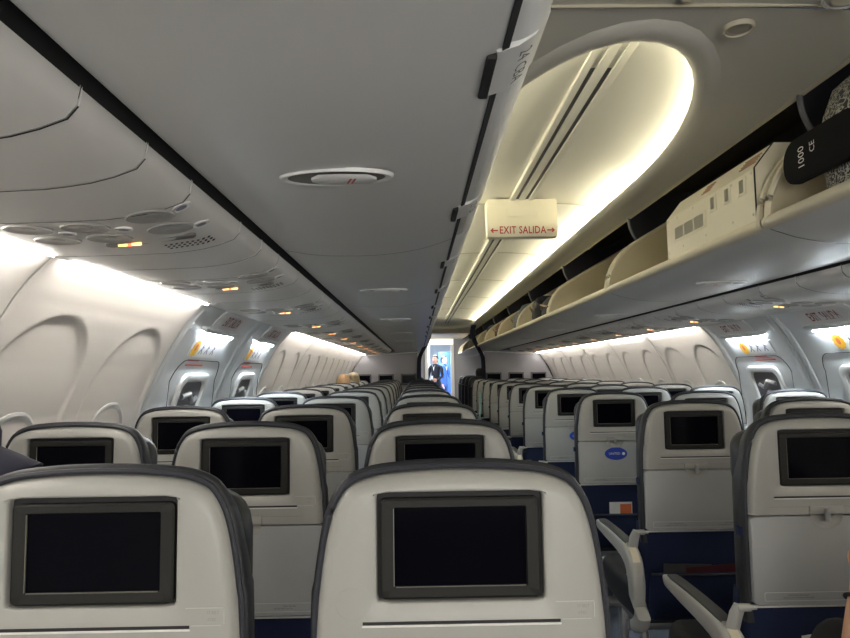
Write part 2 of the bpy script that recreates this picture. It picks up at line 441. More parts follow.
# upper cavity liner
for sd in (-1, 1):
    mb = MB()
    pr = [(0.585, 0.835), (0.64, 0.93), (0.85, 1.04), (1.10, 1.06), (1.14, 0.95), (1.30, 0.66), (1.42, 0.43), (1.48, 0.36)]
    mb.loft([[cab(sd, h, q, z) for h, z in pr] for q in (Y0, YE)], close=False)
    mb.build('ceiling_liner', M_black, ceil)
    mb = MB(); mb.loft([[cab(sd, h, q, z) for h, z in ((.583, .819), (.597, .815), (.60, .84), (.585, .84))] for q in (Y0, YE)], cap0=True, cap1=True)
    mb.build('ceiling_edge', M_cream, ceil)

# ceiling fittings
def disc(mb, c, r, h, m, n=28, lipr=0.85):
    L = [[(c[0] + k * r * math.cos(2 * PI * i / n), c[1] + k * r * math.sin(2 * PI * i / n), c[2] + z) for i in range(n)] for k, z in ((1, 0), (1, -h * .5), (.95, -h), (lipr, -h), (lipr - .04, -h * .6))]
    mb.loft(L, True, m=m); mb.add(L[-1], [tuple(range(n))], m)
o = thing('smoke_detector', 'round cream disc on the ceiling panel right of the lit recess', 'detector', (0.80, 1.525, H0 + 0.834))
mb = MB(); disc(mb, (0, 0, 0), 0.037, 0.012, None); mb.build('detector_rim', M_cream, o)
mb = MB(); disc(mb, (0, 0, -0.006), 0.030, 0.003, None); mb.build('detector_face', mat('detector face', (.45, .42, .35), .5), o)
o = thing('ceiling_speaker', 'large round cream disc on the ceiling at the top right corner', 'speaker', (0.975, 1.375, H0 + 0.830))
mb = MB(); disc(mb, (0, 0, 0), 0.055, 0.012, None); mb.build('speaker_rim', M_white, o)
mb = MB(); disc(mb, (0, 0, -0.009), 0.040, 0.003, None); mb.build('speaker_face', M_cream, o)
mb = MB(); mb.box(0.62, 1.405, H0 + 0.834, 0.04, 0.02, 0.012, .003, M_metal); mb.box(0.62, 1.40, H0 + 0.828, 0.022, 0.008, 0.006, .001, M_cream)
tag(mb.build('ceiling_latch', None), 'small metal catch in the ceiling seam above the lit recess', 'latch')

# hanging exit sign
o = thing('exit_sign', 'cream box sign reading EXIT SALIDA in red, hanging from the ceiling over the aisle', 'sign', (CX, 3.52, H0))
mb = MB(); w = 0.385; z0, z1 = 0.716, 0.930
pr = [(0.05, z1), (0.05, z0 + .075), (0.045, z0 + .03), (0.03, z0 + .008), (0.0, z0), (-0.03, z0 + .008), (-0.042, z0 + .03), (-0.046, z0 + .075), (-0.040, z0 + .085), (-0.040, z1)]
mb.loft([[(x, yy * sc, zc + (zz - zc) * sc) for yy, zz in pr for zc in (0.81,)] for x, sc in ((-w / 2, .93), (-w / 2 + .008, 1), (w / 2 - .008, 1), (w / 2, .93))], True, True, True)
mb.build('sign_housing', M_sign, o)
mb = MB(); fz = z0 + .040; F = lambda u, v: (u, -0.0475 + (-v) * -0.06, fz + v)
add_text(mb, 'EXIT SALIDA', 0.058, F, M_red, 0.74, 1.06, 0.0008)
for sd in (-1, 1):
    V, Fc = arrow2d(0.042, 0.007, sd); mb.add([F(u + sd * 0.155, v) for u, v in V], Fc, M_red)
mb.build('lettering', None, o, smooth=0)
mb = MB(); mb.box(0, -0.0405, z0 + .14, 0.17, 0.003, 0.045, .001, M_sign); mb.build('access_cover', None, o)

# ---- bins
LIPH, LIPZ = 0.461, 0.414
BOT = [(1.012, 0.385), (0.90, 0.366), (0.80, 0.361), (0.68, 0.364), (0.57, 0.380), (0.50, 0.401)]
def seam_shade_strip(side, q):  # dark strip over the bin seam stands in for the gap's shade
    mb = MB(); prof = [tuple(p) for p in catmull([(0.985, .380)] + BOT[1:] + [(LIPH + .006, LIPZ - .001)], 4)]
    mb.loft([[cab(side, h, y_, z - .0007) for h, z in prof] for y_ in (q - .0022, q + .0022)], close=False)
    return mb
def latch_handle(parent, side, yc):
    h = MB(); cx, cz = 0.728, 0.3605
    N = 28; rx, ry = 0.098, 0.044
    def E(k, dz, i): a = 2 * PI * i / N; return cab(side, cx + rx * k * math.cos(a), yc + ry * k * math.sin(a) + .006 * math.cos(a) * -side, cz + dz)
    h.loft([[E(k, dz, i) for i in range(N)] for k, dz in ((1.10, .003), (1.06, -.004), (1.0, -.004), (.92, -.001), (.85, .002))], True)
    ho = h.build('latch_surround', M_metal if False else M_binedge, parent)
    h = MB(); h.add([E(.93, -.0015, i) for i in range(N)], [tuple(range(N))]); h.build('latch_recess', mat('latch recess', (.12, .115, .10), .35), ho)
    h = MB()
    h.loft([[cab(side, cx + dx, yc + dy * wy, cz - .0035 - hz) for dx, dy, wy, hz in ((x, -1, w_, 0), (x, -.8, w_, .004), (x, .8, w_, .004), (x, 1, w_, 0))] for x, w_ in ((-.075, .010), (-.06, .026), (-.01, .030), (.03, .026), (.045, .008))], close=False)
    h.build('latch_handle', M_binedge, ho)
    h = MB()
    for dx in (-.037, -.029): h.loft([[cab(side, cx + dx - .002, yc - .015, cz - .008), cab(side, cx + dx + .002, yc - .015, cz - .008)], [cab(side, cx + dx + .008, yc + .017, cz - .008), cab(side, cx + dx + .012, yc + .017, cz - .008)]], close=False)
    h.build('latch_marks', M_redsmall, ho, smooth=0)
ordl = ['nearest', 'second', 'third', 'fourth', 'fifth', 'sixth', 'seventh', 'eighth', 'ninth', 'tenth', 'eleventh', 'twelfth', 'thirteenth', 'fourteenth']
def bin_bottom(side, a, b):
    mb = MB(); g = 0.003
    prof = [(1.0, 0.43)] + [(p[0], p[1]) for p in [tuple(q) for q in catmull([(0.998, .392), (0.985, .380)] + BOT[1:] + [(LIPH, LIPZ)], 4)]]
    body = []
    for q, dz in ((a + g, .018), (a + g + .0004, 0), (b - g - .0004, 0), (b - g, .018)):
        body.append([cab(side, h, q, z + dz) for h, z in prof])
    mb.loft(body, close=False)
    return mb
def closed_bin(side, a, b, label, row):
    o = thing('overhead_bin', label, 'luggage bin', cab(side, 0.75, (a + b) / 2, 0.6), group='closed bins on the left')
    def bp(mb, name, m, par=None, sm=38):
        x = mb.build(name, m, par, smooth=sm)
        if par is o: x.matrix_parent_inverse = Matrix.Translation(-o.location)
        return x
    bp(bin_bottom(side, a, b), 'bin_bottom', M_bin, o); bp(seam_shade_strip(side, b), 'seam_shade_strip', M_black, o)
    # door: rolled lower edge then the tall curved face
    pr = catmull([(0.462, 0.417), (0.440, 0.424), (0.418, 0.440), (0.408, 0.462), (0.410, 0.52), (0.440, 0.62), (0.500, 0.72), (0.585, 0.812), (0.60, 0.84)], 4)
    mb = MB(); g = .004
    mb.loft([[cab(side, p[0] + d, q, p[1]) for p in pr] for q, d in ((a + g, .01), (a + g + .006, 0), (b - g - .006, 0), (b - g, .01))], close=False)
    bp(mb, 'bin_door', M_binedge, o)
    mb = MB(); mb.loft([[cab(side, h, q, z) for h, z in ((.468, .4085), (.459, .4125), (.4605, .422), (.472, .422))] for q in (a, b)])
    bp(mb, 'door_gap', M_dark, o)
    mb = MB(); mb.loft([[cab(side, h, q, z) for h, z in ((1.0, .42), (.47, .45), (.47, .46), (1.0, .45))] for q in (a, b)], cap0=True, cap1=True)
    bp(mb, 'bin_floor', M_dark, o)
    # row plates gripping the lower edge
    q = 0.96 - 0.85
    for k, q in enumerate([0.87, 1.66, 2.46, 3.28, 4.1, 4.9, 5.9, 6.7, 7.5]):
        if a <= q < b:
            mb = MB()
            lo = [(0.474, 0.4065), (0.447, 0.4155), (0.424, 0.431), (0.4045, 0.4605), (0.404, 0.48)]
            mb.loft([[cab(side, h + d, yy, z + d) for h, z in lo] for yy, d in ((q - .072, .006), (q - .067, 0), (q + .067, 0), (q + .072, .006))], close=False)
            pl = bp(mb, 'row_plate', M_binedge, o)
            mb = MB()
            def F(u, v):
                return cab(side, 0.4355 - .829 * v * .85 - .0014, q + u, 0.4233 + .559 * v * .85 - .0020)
            add_text(mb, row[k] if k < len(row) else '24', 0.034, F, M_txt if False else mat('plate ink', (.09, .09, .09), .5), 0.9)
            t = mb.build('row_lettering', None, pl, smooth=0)
            mb = MB(); mb.box(*(cab(side, 0.481, q, .4045)), 0.014, 0.125, 0.010, .003)
            bp(mb, 'plate_grip', M_dark, o)
    latch_handle_parent = o
    h0 = len(C.objects)
    latch_handle(None, side, (a + b) / 2 + (-.02 if a < 1 else .06))
    for x in list(C.objects)[h0:]:
        if x.parent is None and x.name.startswith('latch_surround'):
            x.parent = o; x.matrix_parent_inverse = Matrix.Translation(-o.location)
    return o
rows = ['24 CBA', '23 CBA', '22 CBA', '21 CBA', '20 CBA', '12 CBA', '11 CBA', '10 CBA', '9 CBA']
seamsL = [-2.8, -1.2, 0.4, 2.0, 3.6, 5.2, 6.8, 8.4, 10.0, 11.6, 13.2, 14.8, 16.4]
k = 0
for a, b in zip(seamsL, seamsL[1:]):
    if a < -1: lab = 'closed grey luggage bin overhead, behind the viewpoint'
    else:
        lab = 'closed grey overhead luggage bin left of the aisle, %s along the row' % ordl[min(k, 13)]; k += 1
        if a == 0.4: lab = 'large closed grey overhead bin filling the top left, nearest of the left bins'
    if a < -2: continue
    closed_bin(-1, a, b, lab, rows)

END = catmull([(0.461, 0.416), (0.474, 0.50), (0.525, 0.595), (0.61, 0.670), (0.735, 0.745), (0.92, 0.85), (1.10, 0.95)], 5)
def open_bin(a, b, label):
    side = 1
    o = thing('overhead_bin', label, 'luggage bin', cab(side, 0.75, (a + b) / 2, 0.6), group='open bins on the right')
    def bp(mb, name, m, par=None, sm=38):
        x = mb.build(name, m, par, smooth=sm)
        if par is o: x.matrix_parent_inverse = Matrix.Translation(-o.location)
        return x
    bp(bin_bottom(side, a, b), 'bin_bottom', M_bin, o); bp(seam_shade_strip(side, b), 'seam_shade_strip', M_black, o)
    g = .004
    mb = MB(); mb.loft([[cab(side, h, q, z) for h, z in catmull([(.474, .4075), (.458, .410), (.449, .420), (.449, .436), (.458, .444), (.475, .440)], 3)] for q in (a + g, b - g)], close=False)
    bp(mb, 'bin_lip', M_cream, o)
    # tub: floor and back wall
    pr = [(.470, .440), (.60, .430), (.90, .430), (1.02, .46), (1.09, .56), (1.11, .70), (1.105, .945), (1.09, .957), (1.075, .945)]
    mb = MB(); mb.loft([[cab(side, h, q, z) for h, z in pr] for q in (a + .02, b - .02)], close=False)
    bp(mb, 'bin_tub', M_beige, o)
    for q, t in ((a + .022, 1), (b - .022, -1)):
        mb = MB()
        fl = [(1.10, .43), (.461, .416)]
        ring = [(p[0], p[1]) for p in END] + [(1.10, .43)]
        mb.loft([[cab(side, h, q - .009, z) for h, z in ring], [cab(side, h, q + .009, z) for h, z in ring]], True, True, True)
        w_ = bp(mb, 'bin_end_wall', M_beige, o)
        mb = MB(); mb.tube([cab(side, p[0] - .003, q, p[1] + .003) for p in END], .0125, 8); mb.build('end_wall_edge', M_cream, w_)
    h0 = len(C.objects)
    latch_handle(None, side, (a + b) / 2 + .05)
    for x in list(C.objects)[h0:]:
        if x.parent is None and x.name.startswith('latch_surround'):
            x.parent = o; x.matrix_parent_inverse = Matrix.Translation(-o.location)
    return o
seamsR = [-1.3, 0.3, 1.9, 3.5, 5.1, 6.7, 8.3, 9.9, 11.5, 13.1, 14.7, 16.3]
for k, (a, b) in enumerate(zip(seamsR, seamsR[1:])):
    if k == 0: lab = 'open overhead luggage bin right of the aisle, beyond the right edge'
    elif k == 1: lab = 'open overhead bin at the top right edge holding the patterned black bag'
    elif k == 2: lab = 'open overhead bin on the right holding the cream equipment locker'
    else: lab = 'open beige-lined overhead bin on the right, %s beyond the cream locker' % (['first', 'second', 'third', 'fourth', 'fifth', 'sixth', 'seventh', 'eighth', 'ninth'][k - 3])
    open_bin(a, b, lab)
    # black fixed divider between tubs
    mb = MB()
    cur = catmull([(0.592, 0.822), (0.600, 0.76), (0.635, 0.69), (0.69, 0.63), (0.76, 0.58)], 5)
    ring = [(p[0], p[1]) for p in cur] + [(1.12, .55), (1.12, .99), (.64, .92)]
    mb.loft([[cab(1, h, a - .008, z) for h, z in ring], [cab(1, h, a + .008, z) for h, z in ring]], True, True, True)
    dv = mb.build('bin_divider', M_blackg)
    tag(dv, 'black curved divider panel between open right bins, %s' % ('at the near end of the cream locker' if k == 2 else ('beyond the right edge' if k == 0 else ('near the top right corner' if k == 1 else '%s beyond the locker' % ordl[k - 3].replace('nearest', 'first')))), 'divider', 'black dividers in the right bins')
    mb = MB(); mb.tube([cab(1, p[0] - .002, a, p[1]) for p in cur], .010, 8)
    mb.build('divider_edge', mat('divider edge rubber', (.10, .105, .12), .35), dv)

# cream equipment locker in the right bin
o = thing('equipment_locker', 'cream metal equipment locker with louvred vents standing in the open right bin', 'locker', cab(1, 0.80, 2.25, 0.445))
def loc(mb, name, m, par=o, sm=30):
    x = mb.build(name, m, par, smooth=sm)
    if par is o: x.matrix_parent_inverse = Matrix.Translation(-o.location)
    return x
mb = MB(); fx, ya_, yb_ = 0.466, 1.945, 2.66
pr = [(fx, .446), (fx, .612), (fx + .062, .690), (fx + .50, .690), (fx + .50, .446)]
mb.loft([[cab(1, h, q, z) for h, z in pr] for q in (ya_, yb_)], True, True, True); loc(mb, 'locker_housing', M_locker, sm=20)
mb = MB(); mb.tube([cab(1, fx - .001, ya_ + .004, .450), cab(1, fx - .001, ya_ + .004, .612)], .003, 6); mb.tube([cab(1, fx, ya_ + .004, .612), cab(1, fx + .062, ya_ + .004, .690)], .0035, 6)
loc(mb, 'door_seal', M_dark)
for yy in (1.99, 2.02, 2.28, 2.31, 2.60, 2.64):
    pass
mb = MB()
for yy, zz in [(1.97, .60), (1.97, .47), (2.1, .60), (2.25, .60), (2.4, .60), (2.55, .60), (2.64, .60), (2.64, .47), (2.1, .475), (2.3, .475), (2.5, .475)]:
    mb.ball(cab(1, fx - .001, yy, zz), (.002, .004, .004), None, 8, 5)
loc(mb, 'rivet', M_metal)
def vent(yc, zc, w, h, cols):
    b = MB(); b.box(*cab(1, fx - .0015, yc, zc), .003, w + .02, h + .016, .001); vo = loc(b, 'vent', M_locker)
    s = MB(); cw = w / cols
    for c_ in range(cols):
        for r_ in range(7):
            s.box(*cab(1, fx - .0035, yc - w / 2 + cw * (c_ + .5), zc - h / 2 + h * (r_ + .5) / 7), .002, cw * .84, h / 7 * .5, 0)
    s.build('vent_slots', mat('vent slots', (.10, .09, .07), .6), vo, smooth=0)
for yy in (2.03, 2.13, 2.235): vent(yy, .575, .030, .042, 1)
vent(2.44, .536, .27, .046, 3)
mb = MB()
for (yy, w_) in ((2.03, .10), (2.33, .07)):
    for r_ in range(4):
        t = .35 + r_ * .12; c = cab(1, fx + .062 * t - .002, yy, .612 + .078 * t + .001)
        mb.box(*c, .004, w_, .003, 0)
loc(mb, 'printed_label', M_redsmall if False else mat('label faded red', (.45, .28, .20), .6), sm=0)

# hangers/luggage in the bins ------------------------------------------------
def soft_bag(name, label, cat, c, s, m, rot=0, extra=None, group=None):
    o = thing(name, label, cat, c, (0, 0, rot), group)
    mb = MB(); L = []
    N = 16
    for t in (0, .06, .25, .5, .75, .94, 1):
        k = 1 - .5 * abs(2 * t - 1) ** 6
        L.append([(s[0] / 2 * k * math.copysign(abs(math.cos(2 * PI * i / N)) ** .55, math.cos(2 * PI * i / N)) * (1 - .1 * t),
                   s[1] / 2 * k * math.copysign(abs(math.sin(2 * PI * i / N)) ** .55, math.sin(2 * PI * i / N)) * (1 - .1 * t), s[2] * t) for i in range(N)])
    mb.loft(L, True, True, True); mb.build('bag_body', m, o, smooth=60)
    mb = MB(); mb.tube([(-s[0] / 2 * .9, -s[1] * .3, s[2] * .5), (-s[0] / 2 * 1.08, 0, s[2] * .62), (-s[0] / 2 * .9, s[1] * .3, s[2] * .5)], .009, 6)
    mb.build('bag_strap', extra or M_seam, o)
    return o
m_pat = bpy.data.materials.new('black and silver print'); m_pat.use_nodes = True
nt = m_pat.node_tree; bb = nt.nodes['Principled BSDF']; tc = nt.nodes.new('ShaderNodeTexCoord')
vo = nt.nodes.new('ShaderNodeTexVoronoi'); vo.inputs['Scale'].default_value = 26; vo.feature = 'DISTANCE_TO_EDGE'
nz = nt.nodes.new('ShaderNodeTexNoise'); nz.inputs['Scale'].default_value = 18; mxv = nt.nodes.new('ShaderNodeMixRGB'); mxv.inputs['Fac'].default_value = .35
cr = nt.nodes.new('ShaderNodeValToRGB'); cr.color_ramp.elements[0].position = .05; cr.color_ramp.elements[0].color = (.55, .54, .48, 1); cr.color_ramp.elements[1].position = .12; cr.color_ramp.elements[1].color = (.01, .01, .01, 1)
nt.links.new(tc.outputs['Object'], nz.inputs['Vector']); nt.links.new(tc.outputs['Object'], mxv.inputs['Color1']); nt.links.new(nz.outputs['Color'], mxv.inputs['Color2'])
nt.links.new(mxv.outputs['Color'], vo.inputs['Vector']); nt.links.new(vo.outputs['Distance'], cr.inputs['Fac']); nt.links.new(cr.outputs['Color'], bb.inputs['Base Color']); bb.inputs['Roughness'].default_value = .4

o = thing('backpack', 'black and silver patterned backpack with a black lettered flap in the nearest right bin', 'bag', (1.30, 1.63, H0 + .445))
mb = MB(); L = []
N = 20
for t, k in ((0, .75), (.1, .95), (.35, 1.0), (.6, .98), (.8, .85), (.92, .6), (1, .3)):
    L.append([((-.0 + .20 * k * math.copysign(abs(math.cos(2 * PI * i / N)) ** .7, math.cos(2 * PI * i / N))), .17 * k * math.copysign(abs(math.sin(2 * PI * i / N)) ** .7, math.sin(2 * PI * i / N)), .36 * t + .01 * math.sin(i * 2.3)) for i in range(N)])
mb.loft(L, True, True, True); mb.build('bag_body', m_pat, o, smooth=60)
mb = MB(); mb.ball((-.10, -.03, .30), (.05, .07, .045), None, 14, 8); mb.build('bag_handle', mat('pale canvas', (.60, .58, .50), .7), o)
mb = MB(); L = []
for d in (-.012, -.009, .009, .012):
    sc = .94 if abs(d) > .01 else 1
    L.append([(-.225 + d, .03 + p[0] * sc, .125 + p[1] * sc) for p in rrect(.33, .125, .058, 6)])
mb.loft(L, True, True, True); fl = mb.build('bag_flap', mat('black nylon', (.006, .006, .007), .9, spec=.2), o, smooth=50)

mb = MB(); add_text(mb, '1000', .040, lambda u, v: (-.2385, .10 + v * 1.0, .125 + u), mat('white print', (.75, .75, .72), .5), .8)
add_text(mb, 'CE', .032, lambda u, v: (-.2385, .05 + v, .14 + u), MATS['white print'], .8)
mb.build('flap_lettering', None, fl, smooth=0)

bagspec = [('duffel_bag', 5.75, .36, .5, .22, (.03, .035, .045), 'dark duffel bag'), ('rolling_suitcase', 6.35, .34, .34, .28, (.02, .02, .025), 'black suitcase'),
           ('backpack', 7.25, .32, .30, .30, (.12, .16, .17), 'grey-green backpack'), ('tote_bag', 7.75, .30, .28, .26, (.24, .28, .30), 'slate blue tote bag'), ('backpack', 8.75, .32, .34, .28, (.03, .03, .04), 'black backpack'),
           ('duffel_bag', 9.35, .36, .40, .24, (.16, .09, .06), 'brown duffel bag'), ('backpack', 10.6, .34, .36, .3, (.05, .08, .13), 'navy backpack')]
for nm, yy, sx, sy, sz, col, d in bagspec:
    soft_bag(nm, d + ' lying in the open right overhead bin', 'bag', cab(1, .72, yy, .437), (sx, sy, sz), mat(d + ' cloth', col, .7, bump=.3), 0.1 * random.uniform(-1, 1), extra=mat('strap tan', (.35, .25, .18), .6))

# ---- service units above the seats
PS = [(1.022, 0.352), (1.036, 0.335), (1.09, 0.315), (1.17, 0.303), (1.28, 0.2985), (1.38, 0.297), (1.475, 0.296)]
def psu_z(h):
    if h <= PS[0][0]: return PS[0][1]
    for (h0, z0), (h1, z1) in zip(PS, PS[1:]):
        if h <= h1: return z0 + (z1 - z0) * (h - h0) / (h1 - h0)
    return PS[-1][1]
YC = [1.25, 2.05, 3.00, 4.00, 4.80, 5.60, 6.42, 7.22, 8.02, 8.85, 9.65, 10.45]
def psu_panel(mb, side, a, b, m=None):
    hs = [PS[0]] + [(h, psu_z(h)) for h in frange(1.036, 1.475, 12)]
    g = .0024
    mb.loft([[cab(side, h, q, z + d) for h, z in [(1.018, .375)] + hs] for q, d in ((a + g, .012), (a + g + .0004, 0), (b - g - .0004, 0), (b - g, .012))], close=False, m=M_psu)
    mb.loft([[cab(side, h - .0009, q, z - .0007) for h, z in hs] for q in (b - .0018, b + .0018)], close=False, m=M_dark)  # dark strip on the joint paints in the shade of the gap
def service_unit(side, label):
    """built about y=0 = near edge of the light cluster"""
    o = thing('service_unit', label, 'overhead panel', (0, 0, 0), group='service units above the %s seats' % ('left' if side < 0 else 'right'))
    mb = MB(); psu_panel(mb, side, 0, .355); mb.build('unit_panel', None, o)
    def dish(half, y, r, dp=.012):
        n = 22; ph = Vector((half, psu_z(half)))
        sl = (psu_z(half + .02) - psu_z(half - .02)) / .04
        def R(k, dz): return [cab(side, half + k * r * 1.15 * math.cos(2 * PI * i / n), y + k * r * math.sin(2 * PI * i / n), psu_z(half) + sl * k * r * math.cos(2 * PI * i / n) + dz) for i in range(n)]
        d = MB(); d.loft([R(1.05, .001), R(1.0, -.003), R(.94, -.0025), R(.8, -.0005), R(.5, -.0003)], True)
        d.add(R(.5, -.0003), [tuple(range(n))])
        return d, R
    for half, y1, y2 in ((1.365, .055, .165), (1.25, .055, .16), (1.105, .02, .125)):
        for yy in (y1, y2):
            d, R = dish(half, yy, .040); x = d.build('reading_light', M_dish, o, smooth=60)
            n = 14; c = MB(); rr = [R(k, z) for k, z in ((.30, -.0004), (.28, -.0014), (.20, -.0016))]
            c.loft(rr, True); c.add(rr[-1], [tuple(range(len(rr[0])))])
            c.build('lens', M_dish, x)
    for half, yy in ((1.31, .10), (1.185, .08), (1.045, .02), (1.05, .155)):
        d, R = dish(half, yy, .015); x = d.build('call_button', M_psu, o)
        c = MB(); c.add(R(.6, -.0035), [tuple(range(22))]); c.build('button_cap', mat('button blue grey', (.22, .24, .30), .4), x)
    # lit sign bar
    def slab(h0, h1, y0, y1, dz, m, name, par, skew=-.02):
        s = MB(); pts = rrect(h1 - h0, y1 - y0, min(.012, (y1 - y0) * .45), 4, (h0 + h1) / 2, (y0 + y1) / 2)
        f = lambda u, v, e: cab(side, u, v + (u - 1.185) * .1, psu_z(u) + e)
        s.loft([[f(u, v, .002) for u, v in pts], [f(u, v, -dz) for u, v in pts]], True); s.add([f(u, v, -dz) for u, v in pts], [tuple(range(len(pts)))])
        return s.build(name, m, par)
    sb = slab(1.08, 1.29, .205, .232, .004, mat('sign bar smoked', (.16, .15, .14), .35), 'sign_bar', o)
    slab(1.240, 1.262, .213, .224, .0055, M_amber, 'seat_belt_symbol', sb)
    slab(1.230, 1.240, .213, .224, .0060, M_amberred, 'no_smoking_symbol', sb)
    slab(1.208, 1.230, .213, .224, .0055, M_amber, 'seat_belt_symbol', sb)
    # slotted grille
    s = MB()
    for r_ in range(3):
        for k in range(9):
            h = 1.062 + k * .0125; y0 = .255 + r_ * .018
            s.add([cab(side, h, y0, psu_z(h) - .0012), cab(side, h + .006, y0, psu_z(h + .006) - .0012), cab(side, h + .011, y0 + .012, psu_z(h + .011) - .0012), cab(side, h + .005, y0 + .012, psu_z(h + .005) - .0012)], [(0, 1, 2, 3)])
    s.build('speaker_grille', M_dark, o, smooth=0)
    return o
proto = {}
for side in (-1, 1):
    for i, q in enumerate(YC):
        lab = 'overhead service panel with reading lights above the %s seats, %s from the camera' % ('left' if side < 0 else 'right', ordl[i])
        if i == 0: o = proto[side] = service_unit(side, lab)
        else: o = copy_tree(proto[side]); o['label'] = lab
        o.location = (0, q, 0)
    # plain fillers
    def filler(a, b, lab):
        mb = MB(); psu_panel(mb, side, a, b)
        tag(mb.build('filler_panel', None), lab, 'overhead panel', 'blank filler panels above the %s seats' % ('left' if side < 0 else 'right'))
    sn = 'left' if side < 0 else 'right'
    edges = [(0.20, .41), (.41, .62), (.62, .83), (.83, 1.04), (1.04, 1.25)]
    for j, (a, b) in enumerate(edges): filler(a, b, 'plain blank panel above the %s seats, %s of the five before the nearest lights' % (sn, ['first', 'second', 'third', 'fourth', 'last'][j]))
    filler(-3.2, .20, 'plain blank panel above the %s seats behind the viewpoint' % sn)
    for i, q in enumerate(YC):
        nx = YC[i + 1] if i + 1 < len(YC) else YB
        a = q + .355; m_ = (a + nx) / 2
        filler(a, m_, 'plain blank panel just beyond the %s %s reading-light cluster' % (ordl[i], sn)); filler(m_, nx, 'plain blank panel, second beyond the %s %s reading-light cluster' % (ordl[i], sn))
    # dark backing behind the panel joints
    mb = MB(); mb.loft([[cab(side, h, q, psu_z(h) + (.003 if h > 1.03 else .006)) for h in [1.0265] + frange(1.04, 1.474, 12)] for q in (Y0, YB)], close=False)
    mb.build('trim_5', M_black, kind='structure')
    # rail closing the outer edge
    mb = MB(); mb.loft([[cab(side, h, q, z) for h, z in ((1.474, .299), (1.490, .300), (1.492, .315), (1.470, .318), (1.466, .303))] for q in (Y0, YB)], True, True, True)
    mb.build('trim_2', M_dark if False else M_psu, kind='structure')
    mb = MB(); mb.loft([[cab(side, h, q, z) for h, z in ((1.0, .42), (1.02, .375), (1.03, .40), (1.49, .33), (1.49, .45), (1.0, .46))] for q in (Y0, YE)], True, True, True)
    mb.build('trim_3', M_dark, kind='structure')

# ------------------------------------------------------------------ seats (origin on the floor, shell face at y = 0, seat faces +y)
def sz(Z): return Z + H0
SH = [(.2005, -.385), (.1985, -.34), (.194, -.29), (.187, -.24), (.178, -.201), (.166, -.1735), (.150, -.1565), (.118, -.145), (.078, -.140), (.038, -.1375)]
def outline(pts, grow_x, grow_top, zb):
    r = [(x + grow_x * min(1, max(0.4, (-.12 - z) / .08)), z + grow_top * max(0, min(1, (z + .24) / .09))) for x, z in pts]
    r = [(r[0][0], zb)] + r[1:]
    R = catmull([Vector((p[0], p[1], 0)) for p in r] + [Vector((0, r[-1][1] + .0006, 0))], 3)
    right = [(p.x, p.y) for p in R]
    left = [(-x, z) for x, z in right[:-1]][::-1]
    return right + left
def inset(pts, d, cz=None):
    n = len(pts); out = []
    for i in range(n):
        a = Vector(pts[i - 1]) if i > 0 else Vector(pts[0]) + Vector((0, -1)); b = Vector(pts[(i + 1)]) if i < n - 1 else Vector(pts[-1]) + Vector((0, -1))
        t = (b - a).normalized(); nrm = Vector((-t.y, t.x))
        p = Vector(pts[i]) + nrm * d; out.append((p.x, p.y))
    return out
